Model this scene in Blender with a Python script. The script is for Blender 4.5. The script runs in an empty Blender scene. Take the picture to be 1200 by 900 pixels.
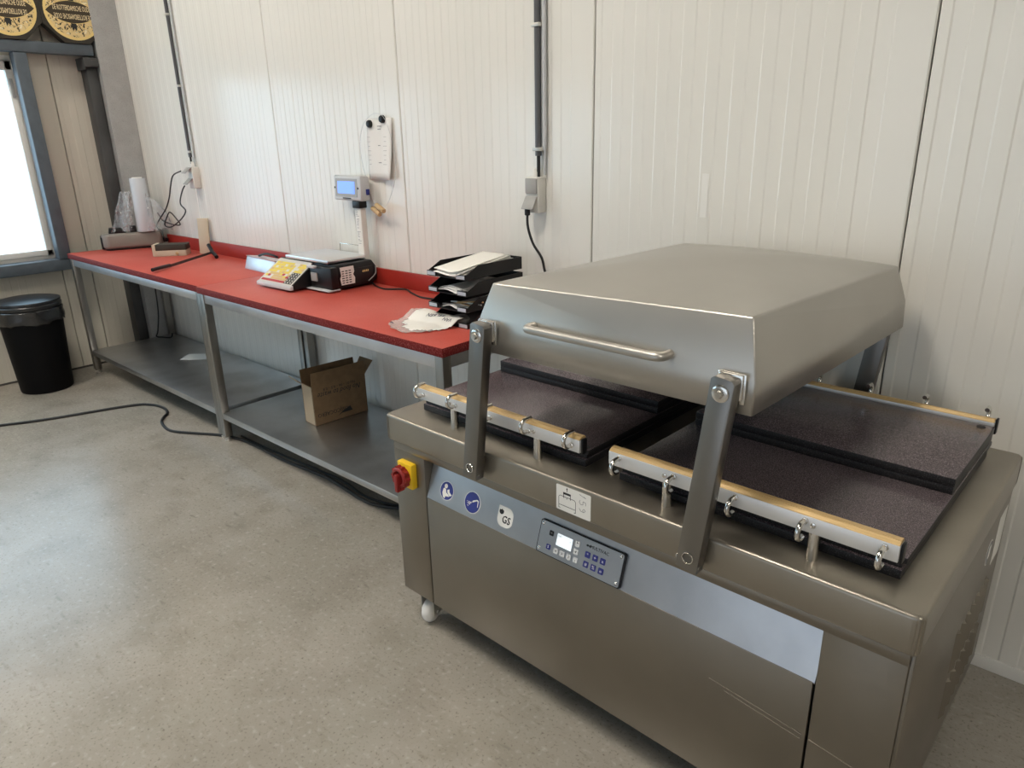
import bpy, bmesh, math, random
from mathutils import Vector, Matrix
random.seed(7)
S = bpy.context.scene
COL = S.collection
R = math.radians

# ------------------------------------------------------------------ camera
cd = bpy.data.cameras.new('camera'); cam = bpy.data.objects.new('camera', cd); COL.objects.link(cam)
yaw, pit, rol = 0.7372, 0.3337, 0.022
F = Vector((-math.sin(yaw)*math.cos(pit), math.cos(yaw)*math.cos(pit), -math.sin(pit)))
rt = F.cross(Vector((0, 0, 1))).normalized(); dn = F.cross(rt)
r_ = math.cos(rol)*rt + math.sin(rol)*dn; d_ = -math.sin(rol)*rt + math.cos(rol)*dn
M = Matrix((r_, -d_, -F)).transposed().to_4x4(); M.translation = Vector((0, -2.3867, 1.65))
cam.matrix_world = M
cd.sensor_fit = 'HORIZONTAL'; cd.sensor_width = 36; cd.lens = 834.2219/1200*36
cd.clip_start = 0.02; cd.clip_end = 100
S.camera = cam

# ------------------------------------------------------------------ world and exposure
w = bpy.data.worlds.new('world'); S.world = w; w.use_nodes = True
w.node_tree.nodes['Background'].inputs[0].default_value = (0.75, 0.86, 1.0, 1)
w.node_tree.nodes['Background'].inputs[1].default_value = 1.0
S.view_settings.view_transform = 'Standard'; S.view_settings.look = 'None'
S.view_settings.gamma = 1; S.view_settings.use_curve_mapping = False
S.view_settings.exposure = -0.36
LAMP = 58.0       # strength of the ceiling lamps
SKYWIN = 3.7      # daylight behind the frosted window
DOORLIGHT = 1.5   # daylight in the open loading door opposite

# ------------------------------------------------------------------ materials
def mat(name, base=(.5, .5, .5), rough=.5, metal=0., noise=None, bump=None, emit=None, spec=None, alpha=None, trans=None, coat=None, rvar=None):
    """noise=(scale xyz, colour2, lo, hi, detail)   bump=(scale xyz, strength)   rvar=(scale xyz, rough2)"""
    m = bpy.data.materials.new(name); m.use_nodes = True
    n = m.node_tree.nodes; l = m.node_tree.links; b = n['Principled BSDF']
    b.inputs['Base Color'].default_value = (*base, 1); b.inputs['Roughness'].default_value = rough; b.inputs['Metallic'].default_value = metal
    if spec is not None: b.inputs['Specular IOR Level'].default_value = spec
    if alpha is not None: b.inputs['Alpha'].default_value = alpha
    if trans is not None: b.inputs['Transmission Weight'].default_value = trans
    if coat is not None: b.inputs['Coat Weight'].default_value = coat; b.inputs['Coat Roughness'].default_value = .12
    if emit: b.inputs['Emission Color'].default_value = (*emit[0], 1); b.inputs['Emission Strength'].default_value = emit[1]
    tc = n.new('ShaderNodeTexCoord')
    def nz(scale, detail=4):
        mp = n.new('ShaderNodeMapping'); mp.inputs['Scale'].default_value = scale
        l.new(tc.outputs['Object'], mp.inputs[0])
        t = n.new('ShaderNodeTexNoise'); t.inputs['Scale'].default_value = 1; t.inputs['Detail'].default_value = detail
        l.new(mp.outputs[0], t.inputs['Vector']); return t.outputs[0]
    last = None
    if noise:
        ns = noise if isinstance(noise, list) else [noise]
        last = None
        for sc, c2, lo, hi, det in ns:
            cr = n.new('ShaderNodeMapRange'); cr.inputs[1].default_value = lo; cr.inputs[2].default_value = hi
            l.new(nz(sc, det), cr.inputs[0])
            mx = n.new('ShaderNodeMix'); mx.data_type = 'RGBA'
            if last is None: mx.inputs[6].default_value = (*base, 1)
            else: l.new(last, mx.inputs[6])
            mx.inputs[7].default_value = (*c2, 1); l.new(cr.outputs[0], mx.inputs[0]); last = mx.outputs[2]
        l.new(last, b.inputs['Base Color'])
    if rvar: b.inputs['Roughness'].default_value = (rough+rvar[1])/2
    if bump:
        bp = n.new('ShaderNodeBump'); bp.inputs['Strength'].default_value = bump[1]; bp.inputs['Distance'].default_value = .002
        l.new(nz(bump[0]), bp.inputs['Height']); l.new(bp.outputs[0], b.inputs['Normal'])
    return m

def k(s): return (s, s, s)
STEEL = mat('brushed_stainless', (.27, .243, .203), .36, .92, noise=((3, 3, 3), (.24, .215, .18), .35, .7, 4), bump=((8, 8, 900), .03))
STEELTOP = mat('stainless_deck', (.34, .31, .26), .30, .85, noise=((5, 5, 5), (.30, .27, .225), .35, .75, 5), rvar=((6, 60, 6), .42))
STEELLID = mat('stainless_lid', (.52, .50, .46), .36, .88, noise=((2.5, 2.5, 2.5), (.47, .45, .41), .35, .7, 4), rvar=((7, 7, 7), .43))
FASCIA = mat('fascia_stainless', (.52, .53, .55), .27, 1, noise=((6, 6, 6), (.42, .43, .45), .4, .75, 5), rvar=((8, 8, 8), .38))
ARM = mat('arm_stainless', (.25, .24, .225), .34, 1, rvar=((60, 60, 4), .42))
CHROME = mat('polished_steel', (.72, .70, .66), .16, 1)
DARKSTEEL = mat('dark_interior_steel', (.10, .095, .09), .5, .6)
ALU = mat('aluminium', (.80, .80, .80), .34, 1)
ALUPAINT = mat('anodised_bar', (.74, .745, .75), .38, .55)
GOLD = mat('sealing_tape_gold', (.60, .42, .20), .42, .25, noise=((3, 200, 200), (.52, .35, .14), .4, .7, 3))
PLATE = mat('black_filler_plastic', (.078, .062, .068), .2, 0, noise=[((480, 480, 480), (.38, .315, .33), .50, .80, 2), ((300, 300, 300), (.02, .018, .019), .52, .75, 2)], bump=((600, 600, 600), .05), spec=.32)
PLATESHADED = mat('black_plastic_shaded_side', (.012, .011, .012), .45, 0, noise=((420, 420, 420), (.09, .085, .088), .55, .80, 2), spec=.3)  # speckled dark copy for plate sides, their shade put into the colour
BLACKPL = mat('black_plastic', (.008, .008, .009), .36, spec=.35)
BLACKMAT = mat('black_matt', (.008, .008, .009), .6)
RUBBER = mat('black_rubber_cable', (.012, .012, .012), .5)
FLOOR = mat('concrete_floor', (.31, .285, .243), .27, 0,
            noise=[((1.1, 1.1, 1.1), (.385, .355, .31), .38, .66, 9), ((5, 5, 5), (.26, .235, .195), .46, .80, 12), ((110, 110, 110), (.13, .11, .09), .56, .78, 5), ((55, 55, 55), (.46, .43, .38), .56, .80, 8), ((14, 40, 14), (.22, .20, .165), .60, .80, 10)],
            bump=((50, 50, 50), .22), spec=.8)
PANEL = mat('white_coated_panel', (.77, .755, .705), .19, 0, noise=((1.2, 1.2, .6), (.74, .725, .67), .35, .7, 3), bump=((5, 5, 2), .10), spec=.5)
PANELB = mat('beige_coated_panel', (.60, .565, .485), .35, 0, noise=((3, 3, .7), (.56, .525, .445), .35, .7, 4))
SEAM = mat('dark_joint', (.06, .055, .05), .7)
TRIMW = mat('white_trim', (.74, .73, .69), .4)
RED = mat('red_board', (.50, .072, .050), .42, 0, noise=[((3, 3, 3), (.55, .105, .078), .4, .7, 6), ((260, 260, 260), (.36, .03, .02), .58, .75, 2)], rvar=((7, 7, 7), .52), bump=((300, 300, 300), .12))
REDSHADED = mat('red_backsplash_shaded', (.30, .022, .014), .45, 0, noise=((4, 4, 4), (.34, .03, .02), .4, .7, 4), spec=.3)  # darker copy of the red board, shade of the upright face painted in
REDEDGESHADED = mat('red_board_shaded_sawn_edge', (.15, .012, .012), .7, 0, noise=((200, 200, 200), (.36, .10, .09), .52, .75, 3), spec=.2)  # sawn speckle, with the dimmer light on the edge put into the red
TABSTEEL = mat('table_stainless', (.70, .71, .73), .38, 1, noise=((5, 5, 5), (.58, .59, .61), .35, .7, 5), rvar=((8, 8, 8), .46))
LEGSTEEL = mat('leg_stainless', (.34, .325, .30), .30, 1, rvar=((40, 40, 3), .42))
SHELFST = mat('shelf_stainless', (.60, .605, .61), .34, 1, noise=((4, 4, 4), (.42, .42, .415), .42, .75, 7))
GALV = mat('galvanised_column', (.43, .43, .42), .5, .1, noise=[((9, 9, 9), (.36, .355, .345), .35, .7, 7), ((3, 3, 5), (.40, .34, .29), .60, .80, 5), ((160, 160, 160), (.29, .285, .28), .55, .75, 2)])
BLUEGREY = mat('blue_grey_paint', (.085, .105, .125), .42, 0, noise=((14, 14, 14), (.07, .085, .10), .4, .7, 4))
DARKPAINT = mat('dark_steel_profile', (.055, .055, .055), .5, .3, noise=((6, 6, 3), (.085, .085, .085), .4, .7, 5))
PVC = mat('white_window_pvc', (.72, .70, .66), .35)
def window_glass():
    m = bpy.data.materials.new('frosted_daylight_pane'); m.use_nodes = True
    n = m.node_tree.nodes; b = n['Principled BSDF']
    b.inputs['Base Color'].default_value = (.5, .55, .58, 1); b.inputs['Roughness'].default_value = .25
    b.inputs['Emission Color'].default_value = (.50, .78, 1, 1); b.inputs['Emission Strength'].default_value = SKYWIN
    return m
PANE = window_glass()
DAY = mat('daylight_opening', (.3, .3, .3), .6, emit=((.74, .86, 1.0), DOORLIGHT))
LAMPM = mat('lamp_diffuser', (.8, .8, .8), .5, emit=((1, .925, .82), LAMP))
CEIL = mat('ceiling_grey', (.20, .195, .185), .7)
HALL = mat('hall_wall_grey', (.40, .395, .38), .6)
WHITEPL = mat('white_plastic', (.72, .70, .65), .4)
GREYPL = mat('grey_plastic', (.34, .335, .32), .42)
GREYBASE = mat('appliance_grey', (.24, .225, .20), .42)
LIGHTGREY = mat('light_grey_plastic', (.55, .56, .57), .35)
PAPER = mat('paper_white', (.80, .79, .76), .8)
PAPER2 = mat('paper_grey_white', (.62, .62, .61), .8)
INK = mat('black_ink', (.012, .012, .012), .6)
INKGREY = mat('grey_ink', (.28, .28, .28), .7)
BLUE = mat('safety_blue', (.022, .035, .22), .45)
NAVY = mat('navy_key', (.018, .022, .16), .45)
WHITEST = mat('white_sticker', (.80, .79, .75), .45)
YELLOW = mat('switch_yellow', (.85, .55, .015), .4)
REDPL = mat('switch_red', (.27, .016, .014), .4)
SCREEN = mat('lcd_white', (.6, .66, .7), .3, emit=((.85, .95, 1.0), .85))
SCREENB = mat('lcd_blue', (.1, .2, .6), .3, emit=((.20, .36, 1.0), 1.0))
CARD = mat('cardboard', (.17, .105, .052), .8, 0, noise=((30, 30, 30), (.20, .125, .062), .4, .7, 3))
CARDLIT = mat('cardboard_lit', (.40, .32, .22), .8)  # paler copy of the cardboard, light on the carton end put into colour
WOOD = mat('pale_wood', (.52, .36, .18), .55, 0, noise=((20, 20, 160), (.40, .26, .12), .4, .7, 4))
PLANK = mat('bare_wood_strip', (.52, .45, .34), .7)
GOLDP = mat('gold_print', (.80, .60, .24), .45, .1)
ENGR = mat('gold_engraving_print', (.74, .56, .27), .5, .1, noise=[((75, 75, 75), (.03, .022, .012), .52, .60, 4), ((38, 38, 38), (.85, .75, .52), .58, .68, 2)])
DKBROWN = mat('dark_brown_box', (.028, .022, .014), .5)
DKGOLD = mat('dark_band_print', (.045, .03, .014), .5)
FILM = mat('clear_film', (.80, .84, .88), .12, 0, alpha=.22, spec=1.0, bump=((60, 60, 60), 1.0))
FILMROLL = mat('film_roll', (.66, .70, .74), .22, 0, alpha=.85, spec=.7, bump=((30, 30, 90), .1))
BAGWHITE = mat('white_plastic_bag', (.86, .84, .78), .35, 0, bump=((40, 40, 40), .35))
BAGCLEAR = mat('clear_bag_end', (.84, .82, .78), .25, 0, alpha=.34, spec=.8, bump=((60, 60, 60), .5))
BINBLACK = mat('bin_black', (.004, .004, .0045), .55, spec=.12)
BINBAG = mat('bin_bag_film', (.012, .012, .013), .22, bump=((38, 38, 38), 1.0), spec=.9)
WHEELW = mat('nylon_wheel', (.78, .77, .74), .25)
KEYMATS = [mat('key_yellow', (.78, .62, .10), .5), mat('key_tan', (.66, .48, .22), .5), mat('key_red', (.50, .04, .05), .5), mat('key_white', (.72, .70, .66), .5)]
TAPE = mat('clear_tape_strip', (.80, .79, .75), .3)
CONDUIT = mat('grey_conduit', (.095, .095, .10), .35)
ZINC = mat('zinc_clip', (.65, .63, .58), .35, .8)

# ------------------------------------------------------------------ mesh helpers
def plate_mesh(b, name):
    me = mesh_from(b, name, PLATE); me.materials.append(PLATESHADED)
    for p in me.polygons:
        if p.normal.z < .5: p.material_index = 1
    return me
def bm(): return bmesh.new()
def box(b, x0, x1, y0, y1, z0, z1, bev=0, seg=2):
    t = bmesh.new() if bev else b
    vs = [t.verts.new(p) for p in ((x0,y0,z0),(x1,y0,z0),(x1,y1,z0),(x0,y1,z0),(x0,y0,z1),(x1,y0,z1),(x1,y1,z1),(x0,y1,z1))]
    for f in ((3,2,1,0),(4,5,6,7),(0,1,5,4),(1,2,6,5),(2,3,7,6),(3,0,4,7)): t.faces.new([vs[i] for i in f])
    if bev:
        bmesh.ops.bevel(t, geom=list(t.edges), offset=bev, segments=seg, profile=.5, affect='EDGES')
        merge(b, t)
    return b
def merge(b, t, mtx=None):
    if mtx is not None: t.transform(mtx)
    me = bpy.data.meshes.new('tmp'); t.to_mesh(me); t.free(); b.from_mesh(me); bpy.data.meshes.remove(me)
def prism(b, pts, axis, a0, a1, bev=0, seg=2):
    """polygon pts extruded along axis: 'x' pts=(y,z), 'y' pts=(x,z), 'z' pts=(x,y)"""
    t = bmesh.new()
    def mk(p, a):
        return {'x': (a, p[0], p[1]), 'y': (p[0], a, p[1]), 'z': (p[0], p[1], a)}[axis]
    A = [t.verts.new(mk(p, a0)) for p in pts]; B = [t.verts.new(mk(p, a1)) for p in pts]
    t.faces.new(A); t.faces.new(B[::-1]); n = len(pts)
    for i in range(n): t.faces.new((A[i], B[i], B[(i+1) % n], A[(i+1) % n]))
    bmesh.ops.recalc_face_normals(t, faces=t.faces)
    if bev: bmesh.ops.bevel(t, geom=list(t.edges), offset=bev, segments=seg, profile=.5, affect='EDGES')
    merge(b, t)
def lathe(b, prof, n=24, mtx=None, caps=True):
    t = bmesh.new(); rings = []
    for r, z in prof:
        rings.append([t.verts.new((r*math.cos(2*math.pi*i/n), r*math.sin(2*math.pi*i/n), z)) for i in range(n)])
    for a, c in zip(rings, rings[1:]):
        for i in range(n): t.faces.new((a[i], a[(i+1) % n], c[(i+1) % n], c[i]))
    if caps: t.faces.new(rings[0][::-1]); t.faces.new(rings[-1])
    merge(b, t, mtx)
AX = {'z': Matrix(), 'x': Matrix.Rotation(R(90), 4, 'Y'), 'y': Matrix.Rotation(R(-90), 4, 'X')}
def cyl(b, c, r, h, axis='z', n=20, bev=0):
    """cylinder starting at c and running h along axis"""
    pr = [(r-bev, 0), (r, bev), (r, h-bev), (r-bev, h)] if bev else [(r, 0), (r, h)]
    lathe(b, pr, n, Matrix.Translation(c) @ AX[axis])
def smooth_path(pts, sub=6):
    P = [Vector(p) for p in pts]; out = []
    for i in range(len(P)-1):
        p0 = P[max(i-1, 0)]; p1 = P[i]; p2 = P[i+1]; p3 = P[min(i+2, len(P)-1)]
        for j in range(sub):
            t = j/sub
            out.append(.5*((2*p1)+(-p0+p2)*t+(2*p0-5*p1+4*p2-p3)*t*t+(-p0+3*p1-3*p2+p3)*t**3))
    out.append(P[-1]); return out
def tube(b, pts, r, n=10, sub=6, smooth=True, closed=False):
    P = smooth_path(pts, sub) if smooth else [Vector(p) for p in pts]
    t = bmesh.new(); rings = []; up = None
    for i, p in enumerate(P):
        d = (P[min(i+1, len(P)-1)]-P[max(i-1, 0)]).normalized()
        if up is None:
            up = Vector((0, 0, 1)) if abs(d.z) < .9 else Vector((1, 0, 0))
        x = (up - d*up.dot(d))
        if x.length < 1e-5: x = d.orthogonal()
        x.normalize(); y = d.cross(x); up = x
        rings.append([t.verts.new(p + r*(math.cos(2*math.pi*j/n)*x + math.sin(2*math.pi*j/n)*y)) for j in range(n)])
    for a, c in zip(rings, rings[1:]):
        for i in range(n): t.faces.new((a[i], a[(i+1) % n], c[(i+1) % n], c[i]))
    t.faces.new(rings[0][::-1]); t.faces.new(rings[-1])
    bmesh.ops.recalc_face_normals(t, faces=t.faces)
    merge(b, t)
def mesh_from(b, name, m, smooth=True, ang=40):
    me = bpy.data.meshes.new(name); b.to_mesh(me); b.free()
    if m: me.materials.append(m)
    if smooth:
        me.polygons.foreach_set('use_smooth', [True]*len(me.polygons)); me.set_sharp_from_angle(angle=R(ang))
    return me
def obj(name, b, m, parent=None, smooth=True, ang=40, label=None):
    me = b if isinstance(b, bpy.types.Mesh) else mesh_from(b, name, m, smooth, ang)
    o = bpy.data.objects.new(name, me); COL.objects.link(o)
    if parent: o.parent = parent
    if label: o['label'] = label
    return o
def thing(name, label, cat, loc=(0, 0, 0), rz=0, group=None):
    o = bpy.data.objects.new(name, None); COL.objects.link(o); o.empty_display_size = .05
    o.location = loc; o.rotation_euler = (0, 0, rz); o['label'] = label; o['category'] = cat
    if group: o['group'] = group
    return o
def tag(o, label, cat, group=None):
    o['label'] = label; o['category'] = cat
    if group: o['group'] = group
    return o
def struct(name, b, m, parent=None, **kw):
    o = obj(name, b, m, parent, **kw)
    if parent is None: o['kind'] = 'structure'
    return o
def frame(origin, right, up):
    x = Vector(right).normalized(); y = Vector(up); y = (y-x*y.dot(x)).normalized(); z = x.cross(y)
    m = Matrix((x, y, z)).transposed().to_4x4(); m.translation = Vector(origin); return m
def text_bm(b, s, size, mtx, sx=1., th=.0003, center=True, shear=0.):
    c = bpy.data.curves.new('t', 'FONT'); c.body = s; c.size = size; c.extrude = th; c.resolution_u = 2; c.shear = shear
    if center: c.align_x = 'CENTER'; c.align_y = 'CENTER'
    o = bpy.data.objects.new('t', c); COL.objects.link(o)
    bpy.context.view_layer.update()
    me = bpy.data.meshes.new_from_object(o.evaluated_get(bpy.context.evaluated_depsgraph_get()))
    me.transform(mtx @ Matrix.Diagonal((sx, 1, 1, 1))); b.from_mesh(me)
    bpy.data.objects.remove(o); bpy.data.curves.remove(c); bpy.data.meshes.remove(me)
def poly(b, pts, mtx, th=.0004):
    t = bmesh.new(); f = t.faces.new([t.verts.new((x, y, 0)) for x, y in pts])
    r = bmesh.ops.extrude_face_region(t, geom=[f])
    for v in r['geom']:
        if isinstance(v, bmesh.types.BMVert): v.co.z += th
    bmesh.ops.recalc_face_normals(t, faces=t.faces); merge(b, t, mtx)
def ell(cx, cy, rx, ry, n=24, a0=0, a1=360):
    return [(cx+rx*math.cos(R(a0+(a1-a0)*i/(n if a1-a0 >= 360 else n-1))), cy+ry*math.sin(R(a0+(a1-a0)*i/(n if a1-a0 >= 360 else n-1)))) for i in range(n)]
def rrect(x0, x1, y0, y1, r, n=4):
    o = []
    for cx, cy, a in ((x1-r, y0+r, -90), (x1-r, y1-r, 0), (x0+r, y1-r, 90), (x0+r, y0+r, 180)):
        o += [(cx+r*math.cos(R(a+90*i/n)), cy+r*math.sin(R(a+90*i/n))) for i in range(n+1)]
    return o
def copy_tree(o, parent=None):
    c = o.copy(); COL.objects.link(c)
    if parent: c.parent = parent
    for ch in list(o.children): copy_tree(ch, c)
    return c

# ------------------------------------------------------------------ the room
XW, XR, YF, ZC = -6.12, 3.2, -7.2, 4.5
b = bm(); box(b, XW-.1, XR, YF, .1, -.1, 0); struct('floor', b, FLOOR, smooth=False)
b = bm(); box(b, XW-.1, XR, YF, .1, ZC, ZC+.1); struct('ceiling', b, CEIL, smooth=False)
# long back wall of coated sandwich panels, vertical micro-ribs
b = bm(); box(b, XW-.1, XR, .018, .1, 0, ZC); wb = struct('wall_back', b, SEAM, smooth=False)
wb['label'] = 'white sandwich panel wall behind the tables and the machine'
def ribbed(width, pitch=.0955, d=.0017, ramp=.005, margin=.028):
    """outline x/depth of one ribbed sheet, alternately raised and recessed"""
    pts = [(0, .004), (.004, 0)]; x = margin
    while x + pitch < width - margin + .01:
        pts += [(x, 0), (x+ramp, d), (x+pitch/2, d), (x+pitch/2+ramp, 0)]; x += pitch
    pts += [(width-.004, 0), (width, .004)]
    return pts
def panel_mesh(name, width, z0, z1, m):
    t = bm(); P = ribbed(width)
    lo = [t.verts.new((x, y, z0)) for x, y in P]; hi = [t.verts.new((x, y, z1)) for x, y in P]
    for i in range(len(P)-1): t.faces.new((lo[i], lo[i+1], hi[i+1], hi[i]))
    bl = [t.verts.new((x, .018, z)) for x, z in ((0, z0), (width, z0), (width, z1), (0, z1))]
    t.faces.new((bl[0], lo[0], hi[0], bl[3])); t.faces.new((lo[-1], bl[1], bl[2], hi[-1]))
    t.faces.new([bl[3]]+hi+[bl[2]]); t.faces.new(([bl[0]]+lo+[bl[1]])[::-1])
    return mesh_from(t, name, m, False)
pw = 1.1451
pm = panel_mesh('wall_panel', pw-.005, .0, ZC, PANEL)
pm0 = panel_mesh('wall_panel', -4.0048-pw-.0025-XW, .0, ZC, PANEL)
pmR = panel_mesh('wall_panel', XR-(-4.0048+6*pw+.0025), 0, ZC, PANEL)
o = obj('wall_panel', pm0, None, wb); o.location = (XW, 0, 0)
for i in range(-1, 6):
    o = obj('wall_panel', pm, None, wb); o.location = (-4.0048+i*pw+.0025, 0, 0)
o = obj('wall_panel', pmR, None, wb); o.location = (-4.0048+6*pw+.0025, 0, 0)
b = bm(); box(b, XW, XR, -.006, .002, 0, .045, .001); struct('baseboard_back', b, TRIMW)
b = bm(); box(b, XW-.002, XW+.004, YF, -.20, 0, .014); struct('baseboard_left', b, SEAM)

# left wall with the wide window
WZ0, WZ1 = .86, 2.25
WINS = ((-3.30, -.67), (-6.70, -4.00))  # second opening is an added unseen window, brightening lid front and aprons
b = bm()
box(b, XW-.1, XW-.018, WINS[0][1], .1, 0, ZC); box(b, XW-.1, XW-.018, WINS[1][1], WINS[0][0], 0, ZC); box(b, XW-.1, XW-.018, YF, WINS[1][0], 0, ZC)
for a0, a1 in WINS: box(b, XW-.1, XW-.018, a0, a1, 0, WZ0); box(b, XW-.1, XW-.018, a0, a1, WZ1, ZC)
wl = struct('wall_left', b, SEAM, smooth=False); wl['label'] = 'beige ribbed panel wall holding the window'
def left_panel(y0, y1, z0, z1):
    o = obj('wall_panel', panel_mesh('wall_panel', y1-y0-.005, z0, z1, PANELB), None, wl)
    o.rotation_euler = (0, 0, R(90)); o.location = (XW, y0+.0025, 0)
left_panel(-.47, .0, 0, ZC); left_panel(WINS[0][1], -.47, 0, ZC)
for a0, a1 in WINS:
    yy = a1
    while yy > a0+.01: y2 = max(yy-pw, a0); left_panel(y2, yy, 0, WZ0); left_panel(y2, yy, WZ1, ZC); yy = y2
left_panel(WINS[1][1], WINS[0][0], 0, ZC); left_panel(YF, WINS[1][0], 0, ZC)
# windows: white frame, sashes, frosted panes
for k_, (WY0, WY1) in enumerate(WINS):
    wn = bm()
    for a in ((WY0, WY1, WZ0, WZ0+.035), (WY0, WY1, WZ1-.035, WZ1), (WY1-.035, WY1, WZ0, WZ1), (WY0, WY0+.035, WZ0, WZ1)): box(wn, XW-.05, XW+.012, *a, .006)
    win = struct('window_%d' % (k_+1), wn, PVC); win['label'] = ('white framed frosted window next to the corner column', 'added unseen white framed frosted window further along the left wall')[k_]
    sw = (WY1-WY0-.07)/2; fw = .042
    for i in range(2):
        y1 = WY1-.035-i*sw; y0 = y1-sw; s_ = bm()
        for a in ((y0, y1, WZ0+.035, WZ0+.035+fw), (y0, y1, WZ1-.035-fw-.02, WZ1-.035), (y1-fw, y1, WZ0+.035, WZ1-.035), (y0, y0+fw, WZ0+.035, WZ1-.035)): box(s_, XW-.04, XW+.024, *a, .005)
        sash = obj('sash', s_, PVC, win)
        p = bm(); box(p, XW-.022, XW-.012, y0+fw-.005, y1-fw+.005, WZ0+.035+fw-.005, WZ1-.055-fw+.005); obj('pane', p, PANE, sash, smooth=False)
        h = bm(); box(h, XW+.02, XW+.034, y1-fw+.008, y1-.012, 1.98, 2.10, .003); obj('hinge', h, GREYPL, sash)
# steel frame around the window: upper beam, sill beam, post
b = bm(); box(b, -6.04, -5.96, -3.5, -.205, 2.262, 2.335, .006); struct('trim_1', b, BLUEGREY)
b = bm(); box(b, -6.09, -5.97, -3.5, -.64, .79, .872, .006); struct('trim_2', b, BLUEGREY)
b = bm(); box(b, -6.055, -5.965, -.712, -.632, .872, 2.262, .006); struct('trim_3', b, BLUEGREY)
# galvanised corner column and the dark profile beside it
b = bm(); box(b, XW+.002, -5.9572, -.184, -.173, 0, ZC); box(b, XW+.002, -5.9572, -.012, -.001, 0, ZC); box(b, -5.957, -5.945, -.185, -.0008, 0, ZC)
o = struct('trim_4', b, GALV); o['label'] = 'galvanised steel column in the corner'
b = bm(); box(b, XW+.004, -6.0, -.262, -.187, 0, 2.235, .004)
o = struct('trim_5', b, DARKPAINT); o['label'] = 'dark steel post beside the galvanised column'
b = bm(); box(b, -6.115, -5.955, -.285, -.187, 2.235, 2.25, .002); box(b, -5.963, -5.955, -.285, -.187, 2.19, 2.235, .002); box(b, -6.11, -5.96, -.285, -.279, 2.17, 2.235, .002)
struct('trim_6', b, DARKPAINT)
# unseen sides of the hall: front wall with a bright loading door opening, right wall
b = bm()
DX0, DX1, DZ1 = -3.0, 1.0, 2.9
box(b, XW, DX0, YF-.1, YF, 0, ZC); box(b, DX1, XR, YF-.1, YF, 0, ZC); box(b, DX0, DX1, YF-.1, YF, DZ1, ZC)
struct('wall_front', b, HALL, smooth=False)
b = bm(); box(b, DX0, DX1, YF-.08, YF-.05, 0.0, DZ1); struct('door_1', b, DAY, smooth=False)
b = bm(); box(b, XR, XR+.1, YF, .1, 0, ZC); struct('wall_right', b, HALL, smooth=False)
# ceiling lamps (above the frame)
for i, (x, y) in enumerate(((-1.75, -2.3), (-4.75, -2.3), (2.5, -3.5))):
    t = thing('ceiling_light', ('warm white ceiling lamp hanging above the vacuum machine', 'warm white ceiling lamp hanging above the left table', 'warm white ceiling lamp hanging nearest the right wall of the hall')[i], 'lamp', (x, y, 4.2), R(90), group='ceiling lamps')
    b = bm(); box(b, -.62, .62, -.27, .27, .02, .09, .01); box(b, -.5, -.48, -.01, .01, .09, .3); box(b, .48, .5, -.01, .01, .09, .3); obj('housing', b, WHITEPL, t)
    b = bm(); box(b, -.59, .59, -.24, .24, .008, .022, .003); obj('diffuser', b, LAMPM, t)

# ------------------------------------------------------------------ vacuum packing machine (local u, v, z)
MA = R(-1.25)
mc = thing('vacuum_packing_machine', 'large stainless steel double chamber vacuum packing machine on white castors', 'machine', (-1.785, -1.05, 0), MA)
MX = Matrix.Translation((-1.785, -1.05, 0)) @ Matrix.Rotation(MA, 4, 'Z')
W, DPT, ZT = 1.610, .95, .80
b = bm(); prism(b, rrect(0, W, 0, DPT, .016, 4), 'z', .709, ZT, .0095, 4); obj('deck', b, STEELTOP, mc, ang=60)
for v_ in (.008, DPT-.03):
    b = bm(); box(b, .03, W-.012, v_, v_+.022, .682, .709, .002); obj('lower_rail', b, STEEL, mc)
b = bm(); box(b, .032, W-.012, .07, .92, .16, .709); obj('inner_housing', b, DARKSTEEL, mc, smooth=False)
ZB = .135
b = bm(); box(b, .022, .176, .010, .068, ZB, .703, .003); obj('left_panel', b, STEEL, mc)
b = bm(); box(b, .180, 1.4315, .010, .026, ZB, .546, .002); obj('front_panel', b, STEEL, mc)
b = bm(); box(b, 1.4365, W-.012, .010, .068, ZB, .703, .003); obj('right_panel', b, STEEL, mc)
b = bm(); box(b, .020, .03, .068, .93, ZB, .709, .002); obj('side_panel', b, STEEL, mc)
sp = bm(); box(sp, W-.014, W-.004, .015, .93, ZB, .709, .002); spo = obj('side_panel', sp, STEEL, mc)
for r in range(2):
    for i in range(7):
        v = .46+i*.05
        b = bm(); prism(b, [(v, W-.005), (v+.022, W-.005), (v+.022, W+.0045)], 'z', .235+r*.145, .355+r*.145) if False else None
        t = bmesh.new()
        z0 = .23+r*.145; z1 = z0+.12
        A = [t.verts.new(p) for p in ((W-.005, v, z0), (W-.005, v+.026, z0), (W+.004, v+.022, z0+.008), (W-.005, v, z1), (W-.005, v+.026, z1), (W+.004, v+.022, z1-.008))]
        for f in ((0, 1, 2), (3, 5, 4), (0, 2, 5, 3), (1, 4, 5, 2), (0, 3, 4, 1)): t.faces.new([A[q] for q in f])
        bmesh.ops.recalc_face_normals(t, faces=t.faces); merge(b, t); obj('louvre', b, STEEL, spo, smooth=False)
b = bm(); box(b, .03, W-.014, .925, .935, ZB, .709, .002); obj('rear_panel', b, STEEL, mc)
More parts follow.
